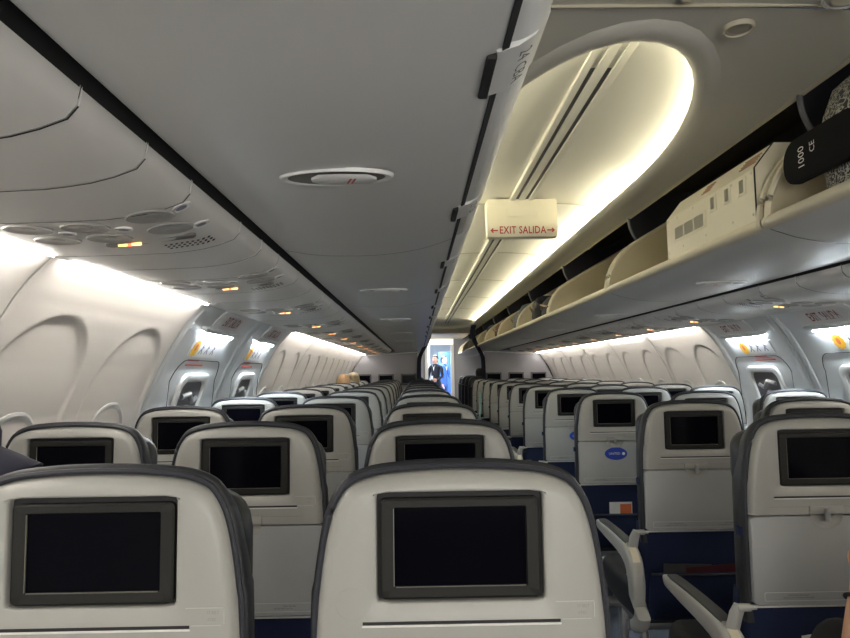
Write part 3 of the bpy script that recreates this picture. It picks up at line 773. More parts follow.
def seat_parts(right_arm=False, pocket=True):
    o = thing('airplane_seat', 'x', 'seat')
    # --- leather back cushion
    top = outline(SH, .010, .0135, -.66)
    lw = [(x, z) for x, z in top]
    mb = MB(); L = []
    def ring(ins, y, zdrop=0): 
        q = inset(lw, ins); dz = max(0, y - .03) ** 1.4 * 1.1; return [(x, y, sz(z - dz * max(0, min(1, (z + .30) / .12)))) for x, z in q]
    for ins, yy in ((.022, .022), (.004, .022), (.0, .028), (.0, .040), (.003, .06), (.007, .08), (.014, .10), (.03, .118), (.06, .126)): L.append(ring(ins, yy))
    mb.loft(L, True, True, True)
    mb.build('backrest', M_leather, o, smooth=60)
    # headrest with side wings
    mb = MB(); L = []
    for yy, w_, zt, zb_ in ((.045, .176, -.20, -.31), (.062, .193, -.185, -.335), (.090, .196, -.178, -.345), (.115, .188, -.175, -.34), (.125, .165, -.185, -.31)):
        pts = rrect(w_ * 2, zt - zb_, .05, 5, 0, (zt + zb_) / 2); L.append([(x, yy, sz(z)) for x, z in pts])
    mb.loft(L, True, True, True); mb.build('headrest', M_leather, o, smooth=60)
    # piping between shell and leather
    pp = outline(SH, .003, .006, -.60); q = inset(pp, .001)
    mb = MB(); mb.tube([(x, .016, sz(z)) for x, z in q], .0042, 6); mb.build('piping', M_seam, o)
    # lower back in navy cloth
    mb = MB(); L = []
    for z, yb_, yf, w_ in ((-.59, .012, .12, .205), (-.66, .02, .13, .208), (-.78, .035, .15, .210), (-.86, .04, .17, .212), (-.92, .07, .18, .205)):
        L.append([(x, y, sz(z)) for x, y in rrect(w_ * 2, yf - yb_, .03, 4, 0, (yb_ + yf) / 2)])
    mb.loft(L, True, True, True); mb.build('back_cover', M_navy, o, smooth=60)
    # seat pocket
    mb = MB(); L = []
    for z, yb_, w_, t in ((-.765, -.004, .190, .008), (-.772, -.006, .191, .012), (-.85, -.004, .192, .045), (-.93, .02, .190, .045), (-.95, .04, .185, .03)):
        L.append([(x, y, sz(z)) for x, y in rrect(w_ * 2, t, t * .45, 3, 0, yb_ + t / 2)])
    mb.loft(L, True, True, True); pk = mb.build('seat_pocket', M_navy, o, smooth=60)
    mb = MB(); mb.tube([(-.188, -.006, sz(-.768)), (-.1, -.009, sz(-.771)), (.1, -.009, sz(-.771)), (.188, -.006, sz(-.768))], .0045, 6); mb.build('pocket_hem', M_seam, pk)
    # --- hard shell with screen recess and card slot
    so = outline(SH, 0, 0, -.3855)
    mb = MB(); L = []
    for ins, yy in ((.004, .030), (.0, .026), (.0, .020), (.0015, .0135), (.0045, .0085), (.0085, .0048), (.013, .0022), (.019, .0006)): L.append([(x, yy, sz(z)) for x, z in inset(so, ins)])
    zb_ = sz(-.3835); HC = (0, sz(-.2385)); hw_, hh_ = .2290 / 2, .146 / 2
    def closed(R, y):
        R = [(x, y, max(z, zb_)) for x, _, z in R]; x1, x0 = R[-1][0], R[0][0]
        return R + [(x1 + (x0 - x1) * k / 14, y, zb_) for k in range(1, 14)]
    L2 = [closed(R, R[0][1]) for R in L]
    last = L2[-1]; n = len(last)
    ang = [math.atan2(z - HC[1], x) for x, y, z in last]
    hole = []
    for a in ang:
        ca, sa = math.cos(a), math.sin(a); k = min(hw_ / abs(ca) if abs(ca) > 1e-6 else 9, hh_ / abs(sa) if abs(sa) > 1e-6 else 9); hole.append([k * ca, HC[1] + k * sa])
    for sx in (-1, 1):
        for sy in (-1, 1):
            ta = math.atan2(sy * hh_, sx * hw_)
            j = min(range(n), key=lambda i: abs(ang[i] - ta)); hole[j] = [sx * (hw_ - .002), HC[1] + sy * (hh_ - .002)]
            hole[(j + 1) % n], hole[j - 1] = hole[(j + 1) % n], hole[j - 1]
    midr = [(x + (h[0] - x) * .5, .0, z + (h[1] - z) * .5) for (x, y, z), h in zip(last, hole)]
    H = lambda k, y: [(h[0] * k, y, HC[1] + (h[1] - HC[1]) * k) for h in hole]
    mb.loft(L2 + [midr, H(1.03, 0.0), H(1.012, .001), H(1.0, .004), H(1.0, .0165)], True, True, True)
    sh = mb.build('back_shell', M_shell, o, smooth=40)
    mb = MB(); mb.box(0, .0, sz(-.3385), .268, .0012, .004); mb.build('card_slot', M_dark, sh, smooth=0)
    mb = MB(); mb.box(0, -.0002, sz(-.3425), .270, .0022, .0026, .0008); mb.build('slot_lip', M_white, sh, smooth=0)
    # crease line arching over the screen
    # embossed notices
    mb = MB()
    for (x0, z0, w_, h_) in ((.156, -.314, .052, .0012), (.158, -.337, .040, .0012), (.1825, -.325, .0012, .020)):
        mb.box(x0 - .002, .0008, sz(z0) , w_, .002, h_)
    mb.build('notice_frame', M_emb, sh, smooth=0)
    mb = MB()
    for zz, s_ in ((-.3205, 'FASTEN SEAT BELT'), (-.3295, 'WHILE SEATED')):
        add_text(mb, s_, .0058, lambda u, v: (.154 + u, .0002, sz(zz) + v), M_embd, .8)
    mb.build('notice_lettering', None, sh, smooth=0)
    # lower ledge line above the tray
    mb = MB(); mb.box(0, .0006, sz(-.3635), .30, .0016, .0010); mb.build('shell_crease', M_embd, sh, smooth=0)
    # --- monitor
    def frame(ow, oh, iw, ih, r, y0, y1, y2, cz, izc=None):
        izc = cz if izc is None else izc
        a = rrect(ow, oh, r, 5, 0, cz); b = rrect(ow - .006, oh - .006, r, 5, 0, cz); c = rrect(iw + .003, ih + .003, .003, 5, 0, izc); d = rrect(iw, ih, .002, 5, 0, izc)
        m = MB(); m.loft([[(x, y, sz(z)) for x, z in p] for p, y in ((a, y0), (a, y1 + .002), (b, y1), (c, y1), (d, y2), (d, y0))], True); return m
    mo = frame(.2200, .1345, .181, .1045, .008, .015, .0035, .0075, -.2415, -.2400).build('monitor', M_bezel, o, smooth=30)
    mb = MB(); mb.box(0, .0150, sz(-.2385), .2285, .002, .1455); mb.build('monitor_backing', M_dark, mo, smooth=0)
    mb = MB(); mb.box(0, .0090, sz(-.2400), .182, .003, .1055); mb.build('screen', M_screen, mo, smooth=0)
    mb = MB(); mb.box(0, .0055, sz(-.2400) - .0533, .178, .0025, .0016); mb.box(-.0912, .0055, sz(-.2400), .0012, .0025, .104); mb.build('screen_trim', mat('bezel highlight trim', (.16, .155, .13), .3), mo, smooth=0)
    # --- tray table, latch and arms
    mb = MB(); tw = .1985; pts = rrect(tw * 2, .2225, .012, 4, 0, -.4985)
    mb.loft([[(x * k, yy, sz(-.4985) + (z + .4985) * k) for x, z in pts] for yy, k in ((.022, 1), (.003, 1), (.0005, .996), (-.0008, .985))], True, True, True)
    tr = mb.build('tray_table', M_tray, o, smooth=30)
    cut = MB(); N = 18; hp = [(.043 * math.cos(PI + PI * k / N), .036 * math.sin(PI + PI * k / N) - .3835) for k in range(N + 1)]
    cut.loft([[(x, yy, sz(z)) for x, z in hp + [(.043, -.36), (-.043, -.36)]] for yy in (-.01, .006)], True, True, True)
    co = cut.build('cutter', M_tray, None, smooth=0); md = tr.modifiers.new('b', 'BOOLEAN'); md.operation = 'DIFFERENCE'; md.object = co; md.solver = 'EXACT'; bake(tr); bpy.data.objects.remove(co)
    tr.data.shade_smooth(); tr.data.set_sharp_from_angle(angle=math.radians(30))
    mb = MB(); hp2 = [(x * .99, z) for x, z in hp]
    hin = [(.034 * math.cos(PI + PI * k / N), .027 * math.sin(PI + PI * k / N) - .384) for k in range(N + 1)]
    mb.loft([[(x, y, sz(z)) for x, z in p] for p, y in ((hp2, -.0012), (hin, .0048), ([(0, -.39)] * (N + 1), .005))], close=False)
    lr = mb.build('latch_recess', M_shell, tr, smooth=60)
    mb = MB(); mb.box(0, -.001, sz(-.372), .088, .006, .020, .002); lb = mb.build('latch_bridge', M_shell, o)
    mb = MB(); mb.box(0, -.0055, sz(-.384), .013, .010, .034, .003); mb.box(0, -.009, sz(-.374), .011, .007, .014, .002); mb.build('tray_latch', M_tray, o)
    mb = MB()
    for zz, xx, s_ in ((-.5845, -.085, 'Fasten Seat Belt While Seated'), (-.5905, -.085, 'Abroche su Cinturon Mientras este Sentado'), (-.5905, .10, 'Life Vest Under Your Seat'), (-.5845, .115, 'Chaleco Salvavidas')):
        add_text(mb, s_, .0052, lambda u, v: (xx + u, -.0012, sz(zz) + v), M_txt, .85)
    mb.build('tray_lettering', None, tr, smooth=0)
    mb = MB(); pts = rrect(.345, .022, .004, 3, 0, -.588); pin = rrect(.3425, .0195, .004, 3, 0, -.588)
    mb.loft([[(x, y, sz(z)) for x, z in p] for p, y in ((pts, -.0008), (pts, -.0016), (pin, -.0016), (pin, -.0008))], True); mb.build('tray_notice_frame', mat('notice outline', (.52, .53, .52), .5), tr, smooth=0)
    mb = MB(); mb.box(0, .010, sz(-.6145), .396, .010, .005, .001); mb.build('tray_edge', M_white, tr)
    for sx in (-1, 1):
        mb = MB(); mb.tube([(sx * .19, .012, sz(-.617)), (sx * .205, .011, sz(-.617)), (sx * .2055, .011, sz(-.617)), (sx * .240, .010, sz(-.617))], [.0065, .0065, .010, .010], 10, up=(0, 0, 1))
        mb.tube([(sx * .232, .012, sz(-.612)), (sx * .241, .016, sz(-.635)), (sx * .243, .035, sz(-.68)), (sx * .238, .06, sz(-.74)), (sx * .235, .10, sz(-.80))], [.011, .013, .013, .012, .011], 8, flat=1.5, up=(1, 0, 0)); mb.build('tray_arm', M_arm, o, smooth=60)
    # side tab (navy) on the cushion edge
    mb = MB(); mb.box(-.212, .035, sz(-.43), .010, .02, .022, .002); mb.build('cover_tab', M_navy, o)
    # --- seat pan, legs
    mb = MB(); L = []
    for yy, zt, zb_, w_ in ((.09, -.86, -.98, .20), (.12, -.835, -.99, .215), (.35, -.845, -.99, .225), (.52, -.835, -.98, .225), (.56, -.86, -.97, .215), (.575, -.89, -.95, .19)):
        L.append([(x, yy, sz(z)) for x, z in rrect(w_ * 2, zt - zb_, min(.035, (zt - zb_) * .45), 4, 0, (zt + zb_) / 2)])
    mb.loft(L, True, True, True); mb.build('seat_cushion', M_leather, o, smooth=60)
    mb = MB(); mb.tube([(-.235, .16, .29), (.235, .16, .29)], .02, 10); mb.tube([(-.235, .42, .29), (.235, .42, .29)], .02, 10); mb.box(0, .3, .30, .40, .34, .02, .004); mb.build('seat_frame', M_metal, o)
    for sx in (-.17, .17):
        mb = MB(); mb.box(sx, .42, .145, .03, .05, .29, .006); mb.tube([(sx, .17, .285), (sx, .06, .04), (sx, .02, .02)], [.018, .016, .014], 8); mb.box(sx, .24, .02, .035, .46, .03, .006); mb.build('leg', M_metal, o)
    # --- armrests
    def arm(x):
        path = [(.455, -.668), (.42, -.660), (.30, -.658), (.15, -.660), (.05, -.668), (-.015, -.700), (-.045, -.76), (-.050, -.83), (-.030, -.90), (.03, -.94)]
        hh = [.012, .020, .026, .030, .035, .038, .036, .034, .030, .022]
        ww = [.018, .023, .025, .026, .027, .027, .026, .024, .022, .018]
        P = catmull([Vector((p[0], p[1], 0)) for p in path], 3); n = len(P); L = []
        for i, p in enumerate(P):
            t = (P[min(i + 1, n - 1)] - P[max(i - 1, 0)]).normalized(); nr = Vector((-t.y, t.x)); 
            f = i / 3; j = min(int(f), len(hh) - 2); u = f - j; h_ = hh[j] * (1 - u) + hh[j + 1] * u; w_ = ww[j] * (1 - u) + ww[j + 1] * u
            c = Vector((p.x, p.y)) + (nr if nr.y > 0 or p.x < 0 else -nr) * 0
            nn = Vector((nr.x, nr.y)); 
            # nn points to the inside of the bend (down/forward) or outside; make it the outside
            if nn.dot(Vector((-.3, 1)).normalized()) < 0: nn = -nn
            base = c - nn * h_ * 2
            cc = c - nn * h_
            L.append([(x + a, cc.x + nn.x * b, sz(cc.y + nn.y * b)) for a, b in rrect(w_ * 2, h_ * 2, min(w_, h_) * .55, 3)])
        m = MB(); m.loft(L, True, True, True); ao = m.build('armrest', M_arm, o, smooth=50)
        m = MB(); pL = []
        for i in range(3, 13):
            p = P[i]; t = (P[i + 1] - P[i - 1]).normalized(); nn = Vector((-t.y, t.x)); nn = nn if nn.y > 0 else -nn
            k = .019 if 3 < i < 12 else .015
            pL.append([(x - k, p.x, sz(p.y) - .004), (x - k * .9, p.x + nn.x * .004, sz(p.y) + .004), (x + k * .9, p.x + nn.x * .004, sz(p.y) + .004), (x + k, p.x, sz(p.y) - .004)])
        m.loft(pL, False); m.build('armrest_pad', M_armpad, ao, smooth=50)
        m = MB(); i0 = 14; pL = []
        for i in range(13, 17):
            p = P[i]; t = (P[i + 1] - P[i - 1]).normalized(); nn = Vector((-t.y, t.x))
            if nn.dot(Vector((-.6, 1))) < 0: nn = -nn
            pL.append([(x - .014, p.x - nn.x * .004, sz(p.y - nn.y * .004)), (x - .013, p.x + nn.x * .0025, sz(p.y + nn.y * .0025)), (x + .013, p.x + nn.x * .0025, sz(p.y + nn.y * .0025)), (x + .014, p.x - nn.x * .004, sz(p.y - nn.y * .004))])
        m.loft(pL, False); m.build('armrest_cap', M_cream, ao, smooth=50)
    arm(-.25)
    if right_arm: arm(.25)
    return o
ROWS = [.908, 1.695, 2.54, 3.50, 4.45, 5.22, 6.04, 6.86, 7.68, 8.50, 9.32, 10.14]
XS = {'A': -.930, 'B': -.4447, 'C': .0561, 'D': 1.0543, 'E': 1.552, 'F': 2.046}
DESC = {'A': 'left window-side column', 'B': 'left middle column', 'C': 'column just left of the aisle', 'D': 'column just right of the aisle', 'E': 'right middle column', 'F': 'right window-side column'}
s1 = seat_parts(False); s2 = seat_parts(True)
used = set(); SEATS = {}
DY = {('A', 2): .075, ('A', 3): .045, ('B', 3): .03, ('C', 3): .03, ('D', 2): .01, ('D', 3): -.05, ('D', 5): -.05, ('D', 4): .0}
for i, q in enumerate(ROWS):
    for c, x in XS.items():
        if i == 0 and c in 'EF': continue
        p = s2 if c in 'CF' else s1
        o = p if p not in used else copy_tree(p); used.add(p)
        o.location = (x, q + DY.get((c, i + 1), 0) + (random.uniform(-.012, .012) if i > 3 else 0), 0)
        off = i == 0 and c in 'AD'
        n = i if c in 'ABC' and c != 'A' else i - 1
        if off: lab = 'pale shelled airline seat just outside the frame, %s' % ('far left' if c == 'A' else 'far right')
        else: lab = 'pale seat with black screen, %s, %s from the camera' % (DESC[c], ordl[n])
        if (c, i) == ('C', 0): lab = 'largest seat, filling the bottom centre, pale shell around a black screen'
        if (c, i) == ('B', 0): lab = 'large pale seat back with black screen at the bottom left corner'
        if (c, i) == ('D', 1): lab = 'large pale seat back with folded tray at the right edge, beside the bare forearm'
        if (c, i) == ('D', 3): lab = 'pale seat back whose folded tray carries a whole blue oval sticker'
        tag(o, lab, 'seat', 'economy seats'); SEATS[(c, i + 1)] = o
# faint round mark on the nearest seat shell
mb = MB(); N = 36
mb.loft([[(-.147 + .74 * r * math.cos(2 * PI * i / N), yy, sz(-.313) + r * .66 * math.sin(2 * PI * i / N)) for i in range(N)] for r, yy in ((.0330, .0015), (.0325, -.0002), (.0315, -.0002), (.0310, .0015))], True)
ms = mb.build('round_mark', M_shell, SEATS[('C', 1)])
# blue oval stickers on trays
for key, zz in ((('D', 4), -.452), (('D', 5), -.445)):
    mb = MB(); N = 30; cx = .0 if key[1] == 4 else .02
    mb.add([(cx + .060 * math.cos(2 * PI * i / N), -.0016, sz(zz) + .033 * math.sin(2 * PI * i / N)) for i in range(N)], [tuple(range(N))], M_blue)
    add_text(mb, 'UNITED', .017, lambda u, v: (cx - .008 + u, -.0022, sz(zz) + v), M_paper, 1.0)
    mb.add([(cx + .040 + .008 * math.cos(2 * PI * i / 12), -.0022, sz(zz) + .008 * math.sin(2 * PI * i / 12)) for i in range(12)], [tuple(range(12))], M_paper)
    mb.build('oval_sticker', None, SEATS[key], smooth=0)

# cards and magazines in pockets
def card(c, i, x, z, w_, h_, label, mats, rot=0.0, name='pocket_card', cat='card', text=None):
    s = SEATS[(c, i)]
    mb = MB(); mb.box(0, 0, 0, w_, .003, h_, .0, mats[0])
    if len(mats) > 1: mb.box(w_ * .22, -.0018, h_ * .22, w_ * .5, .001, h_ * .4, 0, mats[1])
    if text: add_text(mb, text, .016, lambda u, v: (u - w_ * .1, -.0028, h_ / 2 - .018 + v), M_txt, .9)
    o = mb.build(name, None, None, smooth=0); o.location = (s.location.x + x, s.location.y + .000, sz(z)); o.rotation_euler = (0.03, rot, 0)
    return tag(o, label, cat)
card('D', 4, .015, -.770, .12, .13, 'white and orange folded card in the pocket below the stickered tray', (M_paper, M_orange))
card('D', 2, .005, -.755, .16, .16, 'white printed card in the pocket of the right-edge seat', (M_paper,), -.12, text='AIRSICKNESS')
card('D', 3, .045, -.785, .20, .09, 'dark red magazine in the pocket left of the right-edge seat', (mat('magazine red', (.07, .012, .016), .4),), -.06, 'magazine', 'magazine')
card('D', 3, -.05, -.79, .18, .11, 'grey magazine in the pocket left of the right-edge seat', (mat('magazine grey', (.06, .06, .06), .4),), .03, 'magazine', 'magazine').location.y += .006

# forward cabin seats with dark backs
def dark_seat(x, q, lab):
    o = thing('recliner_seat', lab, 'seat', (x, q, 0), group='dark forward cabin seats')
    mb = MB(); pts = outline([(p[0] * 1.22, p[1]) for p in SH], .01, .03, -.9)
    mb.loft([[(a, yy, sz(z)) for a, z in inset(pts, ins)] for ins, yy in ((.03, -.01), (.01, -.0), (0, .03), (0, .12), (.02, .15))], True, True, True); mb.build('backrest', M_leather, o, smooth=50)
    mb = MB(); mb.box(0, .38, sz(-.9), .54, .52, .14, .04); mb.build('seat_cushion', M_leather, o)
    for sx in (-.31, .31):
        mb = MB(); mb.box(sx, .3, sz(-.72), .08, .5, .06, .02); mb.box(sx, .3, sz(-.86), .05, .4, .26, .02); mb.build('armrest', M_blackg, o)
    mb = MB(); mb.box(0, .35, .16, .4, .4, .32, .02); mb.build('seat_base', M_metal, o)
    mb = MB(); mb.box(0, .3, .31, .5, .5, .04, .01); mb.build('seat_frame', M_metal, o)
for k, q in enumerate((12.15, 13.1, 14.05, 15.0)):
    for x, s in ((1.20, 'right of the aisle'), (-.08, 'left of the aisle')):
        dark_seat(x, q, 'dark leather forward-cabin seat %s, %s beyond the bulkhead' % (s, ['first', 'second', 'third', 'fourth'][k]))

# ------------------------------------------------------------------ bulkheads with monitors
for side, nm in ((-1, 'left'), (1, 'right')):
    o = thing('bulkhead_partition', 'grey cabin bulkhead with three dark monitors %s of the aisle' % nm, 'partition', (CX + side * 1.1, YB, 0))
    io = 0.575
    prof = [(io, 0), (io, sz(.29)), (io, sz(.37))] + [(h, sz(z)) for h, z in ((.60, .355), (.80, .340), (1.0, .345))] + [(h, sz(psu_z(h) - .005)) for h in frange(1.04, 1.46, 6)] + [(wall_w(z) - .012, sz(z)) for z in (.28, .2, .1, 0, -.13, -.3, -.6, -.9, -1.2)] + [(1.62, 0)]
    mb = MB(); mb.loft([[(side * (h - 1.1), dy, z) for h, z in prof] for dy in (0, .05)], True, True, True); mb.build('partition_panel', M_bulk, o, smooth=0)
    mb = MB(); mb.box(side * (io - 1.1 - .012), .02, sz(-.47), .024, .06, 1.62, .006); mb.build('partition_edge', M_white, o)
    mb = MB(); mb.tube([(side * (io - 1.1), -.012, sz(.33)), (side * (.8 - 1.1), -.012, sz(.318)), (side * (1.04 - 1.1), -.012, sz(.302)), (side * (1.45 - 1.1), -.012, sz(.280))], .012, 6); mb.build('partition_top_trim', M_white, o)
    for hx in (.73, 1.115, 1.50):
        mb = MB(); mb.box(side * (hx - 1.1), -.02, sz(-.135), .27, .04, .20, .012); mo = mb.build('monitor', mat('monitor case', (.06, .06, .06), .4), o)
        mb = MB(); mb.box(side * (hx - 1.1), -.0415, sz(-.13), .22, .004, .135, 0); mb.build('screen', M_screen, mo)
    # gathered curtain hanging down the aisle edge
    mb = MB(); path = [(.40, .78), (.37, .64), (.42, .48), (.49, .34), (.54, .22), (.552, .0), (.552, -.4), (.552, -1.25)]
    P = catmull([Vector((a, b, 0)) for a, b in path], 4); L = []
    for i, p in enumerate(P):
        w_ = .07 + .04 * max(0, (p.y - .3)); N = 24
        L.append([cab(side, p.x + w_ * .5 * math.cos(2 * PI * k / N) * (1 + .12 * math.sin(k * 2.6)), YB - .08 + .05 * math.sin(2 * PI * k / N) * (1 + .25 * math.sin(k * 2.6)), p.y) for k in range(N)])
    mb.loft(L, True, True, True); tag(mb.build('divider_curtain', M_curtain, smooth=60), 'dark gathered curtain hanging at the aisle edge of the %s bulkhead' % nm, 'curtain')

# ------------------------------------------------------------------ front of the cabin: entry doorway, closets and galley
yf = YE
mb = MB(); mb.box(CX - 1.05, yf + .05, 1.2, 1.46, .1, 2.4); mb.build('wall_front', M_bulk, kind='structure')
mb = MB(); mb.box(CX + 1.10, yf + .05, 1.2, 1.50, .1, 2.4); mb.build('wall_front', M_bulk, kind='structure')
mb = MB(); mb.box(CX, yf - .03, sz(.83), .74, .10, .30, .02); hd = mb.build('door_header', mat('lit header panel', (.8, .76, .62), .5, emit=(1, .93, .74), estr=.22)); tag(hd, 'bright cream header panel over the forward doorway', 'panel')  # weak emission added so the header panel looks brighter
for sx, m in ((-.34, M_white), (.34, M_white)):
    mb = MB(); mb.box(CX + sx, yf - .02, sz(-.31), .09, .12, 1.98, .01); mb.build('trim_4', m, kind='structure')
mb = MB(); mb.box(CX - .62, yf - .3, sz(-.30), .16, .3, 2.0, .02); tag(mb.build('closet_panel', mat('closet dark grey', (.06, .065, .08), .5)), 'dark narrow closet panel left of the forward doorway', 'panel')
mb = MB(); mb.box(CX - .50, yf - .5, sz(-.325), .05, .2, 1.95, .01); tag(mb.build('blue_curtain', M_bluecloth), 'narrow blue curtain left of the forward doorway', 'curtain')
# galley room beyond
mb = MB(); mb.box(CX, 22.4, 1.15, 4, .1, 2.4); mb.build('wall_end', mat('galley back wall', (.55, .60, .66), .5), kind='structure')
for sx in (-1.1, 1.1):
    mb = MB(); mb.box(CX + sx, 19.7, 1.15, .1, 5.3, 2.4); mb.build('wall_galley', mat('galley side wall', (.70, .72, .75), .5), kind='structure')
mb = MB(); mb.box(CX, 19.7, 2.30, 2.4, 5.3, .06); mb.build('ceiling_galley', M_ceil, kind='structure')
mb = MB(); mb.box(CX - .1, 19.3, 2.255, .9, 2.4, .03); o = mb.build('galley_lamp', mat('galley lamp', (1, 1, 1), .5, emit=(.85, .93, 1), estr=5)); tag(o, 'bright white ceiling lamp in the forward galley', 'lamp')
mb = MB(); mb.box(CX + .30, 20.6, .95, .42, .5, 1.9, .02); tag(mb.build('galley_cart', mat('cart blue', (.05, .14, .45), .4)), 'tall blue cabinet in the galley behind the standing crew', 'cabinet')
mb = MB(); mb.box(CX - .32, 20.8, 1.05, .30, .4, 2.1, .02); tag(mb.build('galley_cabinet', M_white), 'white cabinet at the left of the forward galley', 'cabinet')
# back wall behind the viewpoint
mb = MB(); mb.box(CX, Y0 - .08, 1.15, 4, .1, 2.4); mb.build('wall_back', M_bulk, kind='structure')

# ------------------------------------------------------------------ people
def skin_body(name, verts, edges, radii, m, parent, root=0, sub=2):
    me = bpy.data.meshes.new(name); me.from_pydata([tuple(v) for v in verts], edges, [])
    o = bpy.data.objects.new(name, me); C.objects.link(o)
    md = o.modifiers.new('s', 'SKIN'); md.use_smooth_shade = True
    lay = me.skin_vertices[0].data if me.skin_vertices else None
    if lay is None:
        bm = bmesh.new(); bm.from_mesh(me); bm.verts.layers.skin.verify(); bm.to_mesh(me); bm.free(); lay = me.skin_vertices[0].data
    for i, r in enumerate(radii):
        lay[i].radius = r if isinstance(r, tuple) else (r, r); lay[i].use_root = (i == root)
    sb = o.modifiers.new('u', 'SUBSURF'); sb.levels = sub; sb.render_levels = sub
    bake(o); o.data.materials.clear(); o.data.materials.append(m); o.data.shade_smooth()
    o.parent = parent; return o
def head_mesh(c, yaw, m, s=1.0):
    """face looks along +y turned by yaw; returns MB in world-ish local space"""
    R = Euler((0, 0, yaw)); c = Vector(c); mb = MB()
    def Q(x, y, z): return c + R.to_matrix() @ Vector((x * s, y * s, z * s))
    L = []; N = 22
    prof = [(-.118, .020, .045, .055), (-.112, .040, .030, .075), (-.095, .052, .046, .088), (-.06, .064, .070, .092), (-.02, .071, .085, .094), (.02, .075, .094, .092), (.055, .074, .094, .088), (.085, .064, .082, .074), (.105, .044, .058, .048), (.115, .015, .02, .015)]
    for z, w, bk, fr in prof:
        ring = []
        for k in range(N):
            a = 2 * PI * k / N; x = w * math.cos(a); y = (fr if math.sin(a) > 0 else bk) * math.sin(a)
            if math.sin(a) > .9 and -.05 < z < .0: y += .006
            ring.append(Q(x, y, z))
        L.append(ring)
    mb.loft(L, True, True, True)
    mb.tube([Q(0, .088, .012), Q(0, .104, -.018), Q(0, .112, -.032), Q(0, .092, -.042)], [.008 * s, .011 * s, .014 * s, .009 * s], 8)   # nose
    for sx in (-1, 1): mb.ball(Q(sx * .074, -.004, -.012), (.010 * s, .018 * s, .030 * s), None, 10, 6, R)
    return mb, Q, R
def face_details(Q, s, parent, R):
    mb = MB()
    for sx in (-1, 1): mb.ball(Q(sx * .031, .083, .008), .011 * s, mat('eye white', (.8, .8, .8), .2), 10, 6); mb.ball(Q(sx * .031, .0915, .008), .0055 * s, M_darkhair, 8, 5)
    mb.tube([Q(-.024, .086, -.064), Q(0, .094, -.062), Q(.024, .086, -.064)], [.003 * s, .006 * s, .003 * s], 6, mat('lips', (.45, .15, .12), .5))
    for sx in (-1, 1): mb.tube([Q(sx * .018, .090, .026), Q(sx * .045, .080, .028)], .003 * s, 5, M_darkhair)
    mb.build('face_features', None, parent)
def hair(Q, s, m, parent, bun=False, length=.0, name='hair'):
    mb = MB(); L = []; N = 22
    for z, w, bk, fr in [(-.07 - length, .070, .082, -.012), (-.03, .080, .098, -.005), (.02, .083, .106, .006), (.06, .083, .105, .070), (.09, .074, .094, .082), (.115, .054, .070, .060), (.128, .02, .03, .02)]:
        L.append([Q((w + .002 * math.sin(k * 3.7)) * math.cos(2 * PI * k / N), (fr if math.sin(2 * PI * k / N) > 0 else bk) * math.sin(2 * PI * k / N), z + .002 * math.sin(5 * k)) for k in range(N)])
    mb.loft(L, True, True, True)
    if bun: mb.ball(Q(0, -.09, .075), (.05 * s, .045 * s, .045 * s), None, 14, 9)
    return mb.build(name, m, parent, smooth=70)
def hand_chain(wrist, d, palm_n, side, s=1.0, curl=.5):
    """vertices, edges, radii for a hand growing from index 0 (wrist)"""
    d = Vector(d).normalized(); n = Vector(palm_n).normalized(); w = d.cross(n).normalized() * side; W = Vector(wrist)
    V = [W]; E = []; R = [.026 * s]
    V.append(W + d * .045 * s); E.append((0, 1)); R.append((.034 * s, .017 * s))
    for off, ln in ((.030, .070), (.011, .080), (-.009, .075), (-.028, .058)):
        b = W + d * .078 * s + w * off * s; V.append(b); E.append((1, len(V) - 1)); R.append(.0105 * s); p = b; dd = d.copy()
        for j, f in enumerate((.45, .32, .23)):
            dd = (dd + n * curl * (.45 + .2 * j)).normalized(); p = p + dd * ln * f * s; V.append(p); E.append((len(V) - 2, len(V) - 1)); R.append((.0092 - .0012 * j) * s)
    b = W + d * .030 * s + w * .034 * s + n * .006 * s; V.append(b); E.append((0, len(V) - 1)); R.append(.014 * s); p = b; dd = (d * .7 + w * .7 + n * .2).normalized()
    for j, l in enumerate((.034, .028)):
        p = p + dd * l * s; dd = (dd + n * curl * .4 - w * .25).normalized(); V.append(p); E.append((len(V) - 2, len(V) - 1)); R.append((.0115 - .002 * j) * s)
    return V, E, R
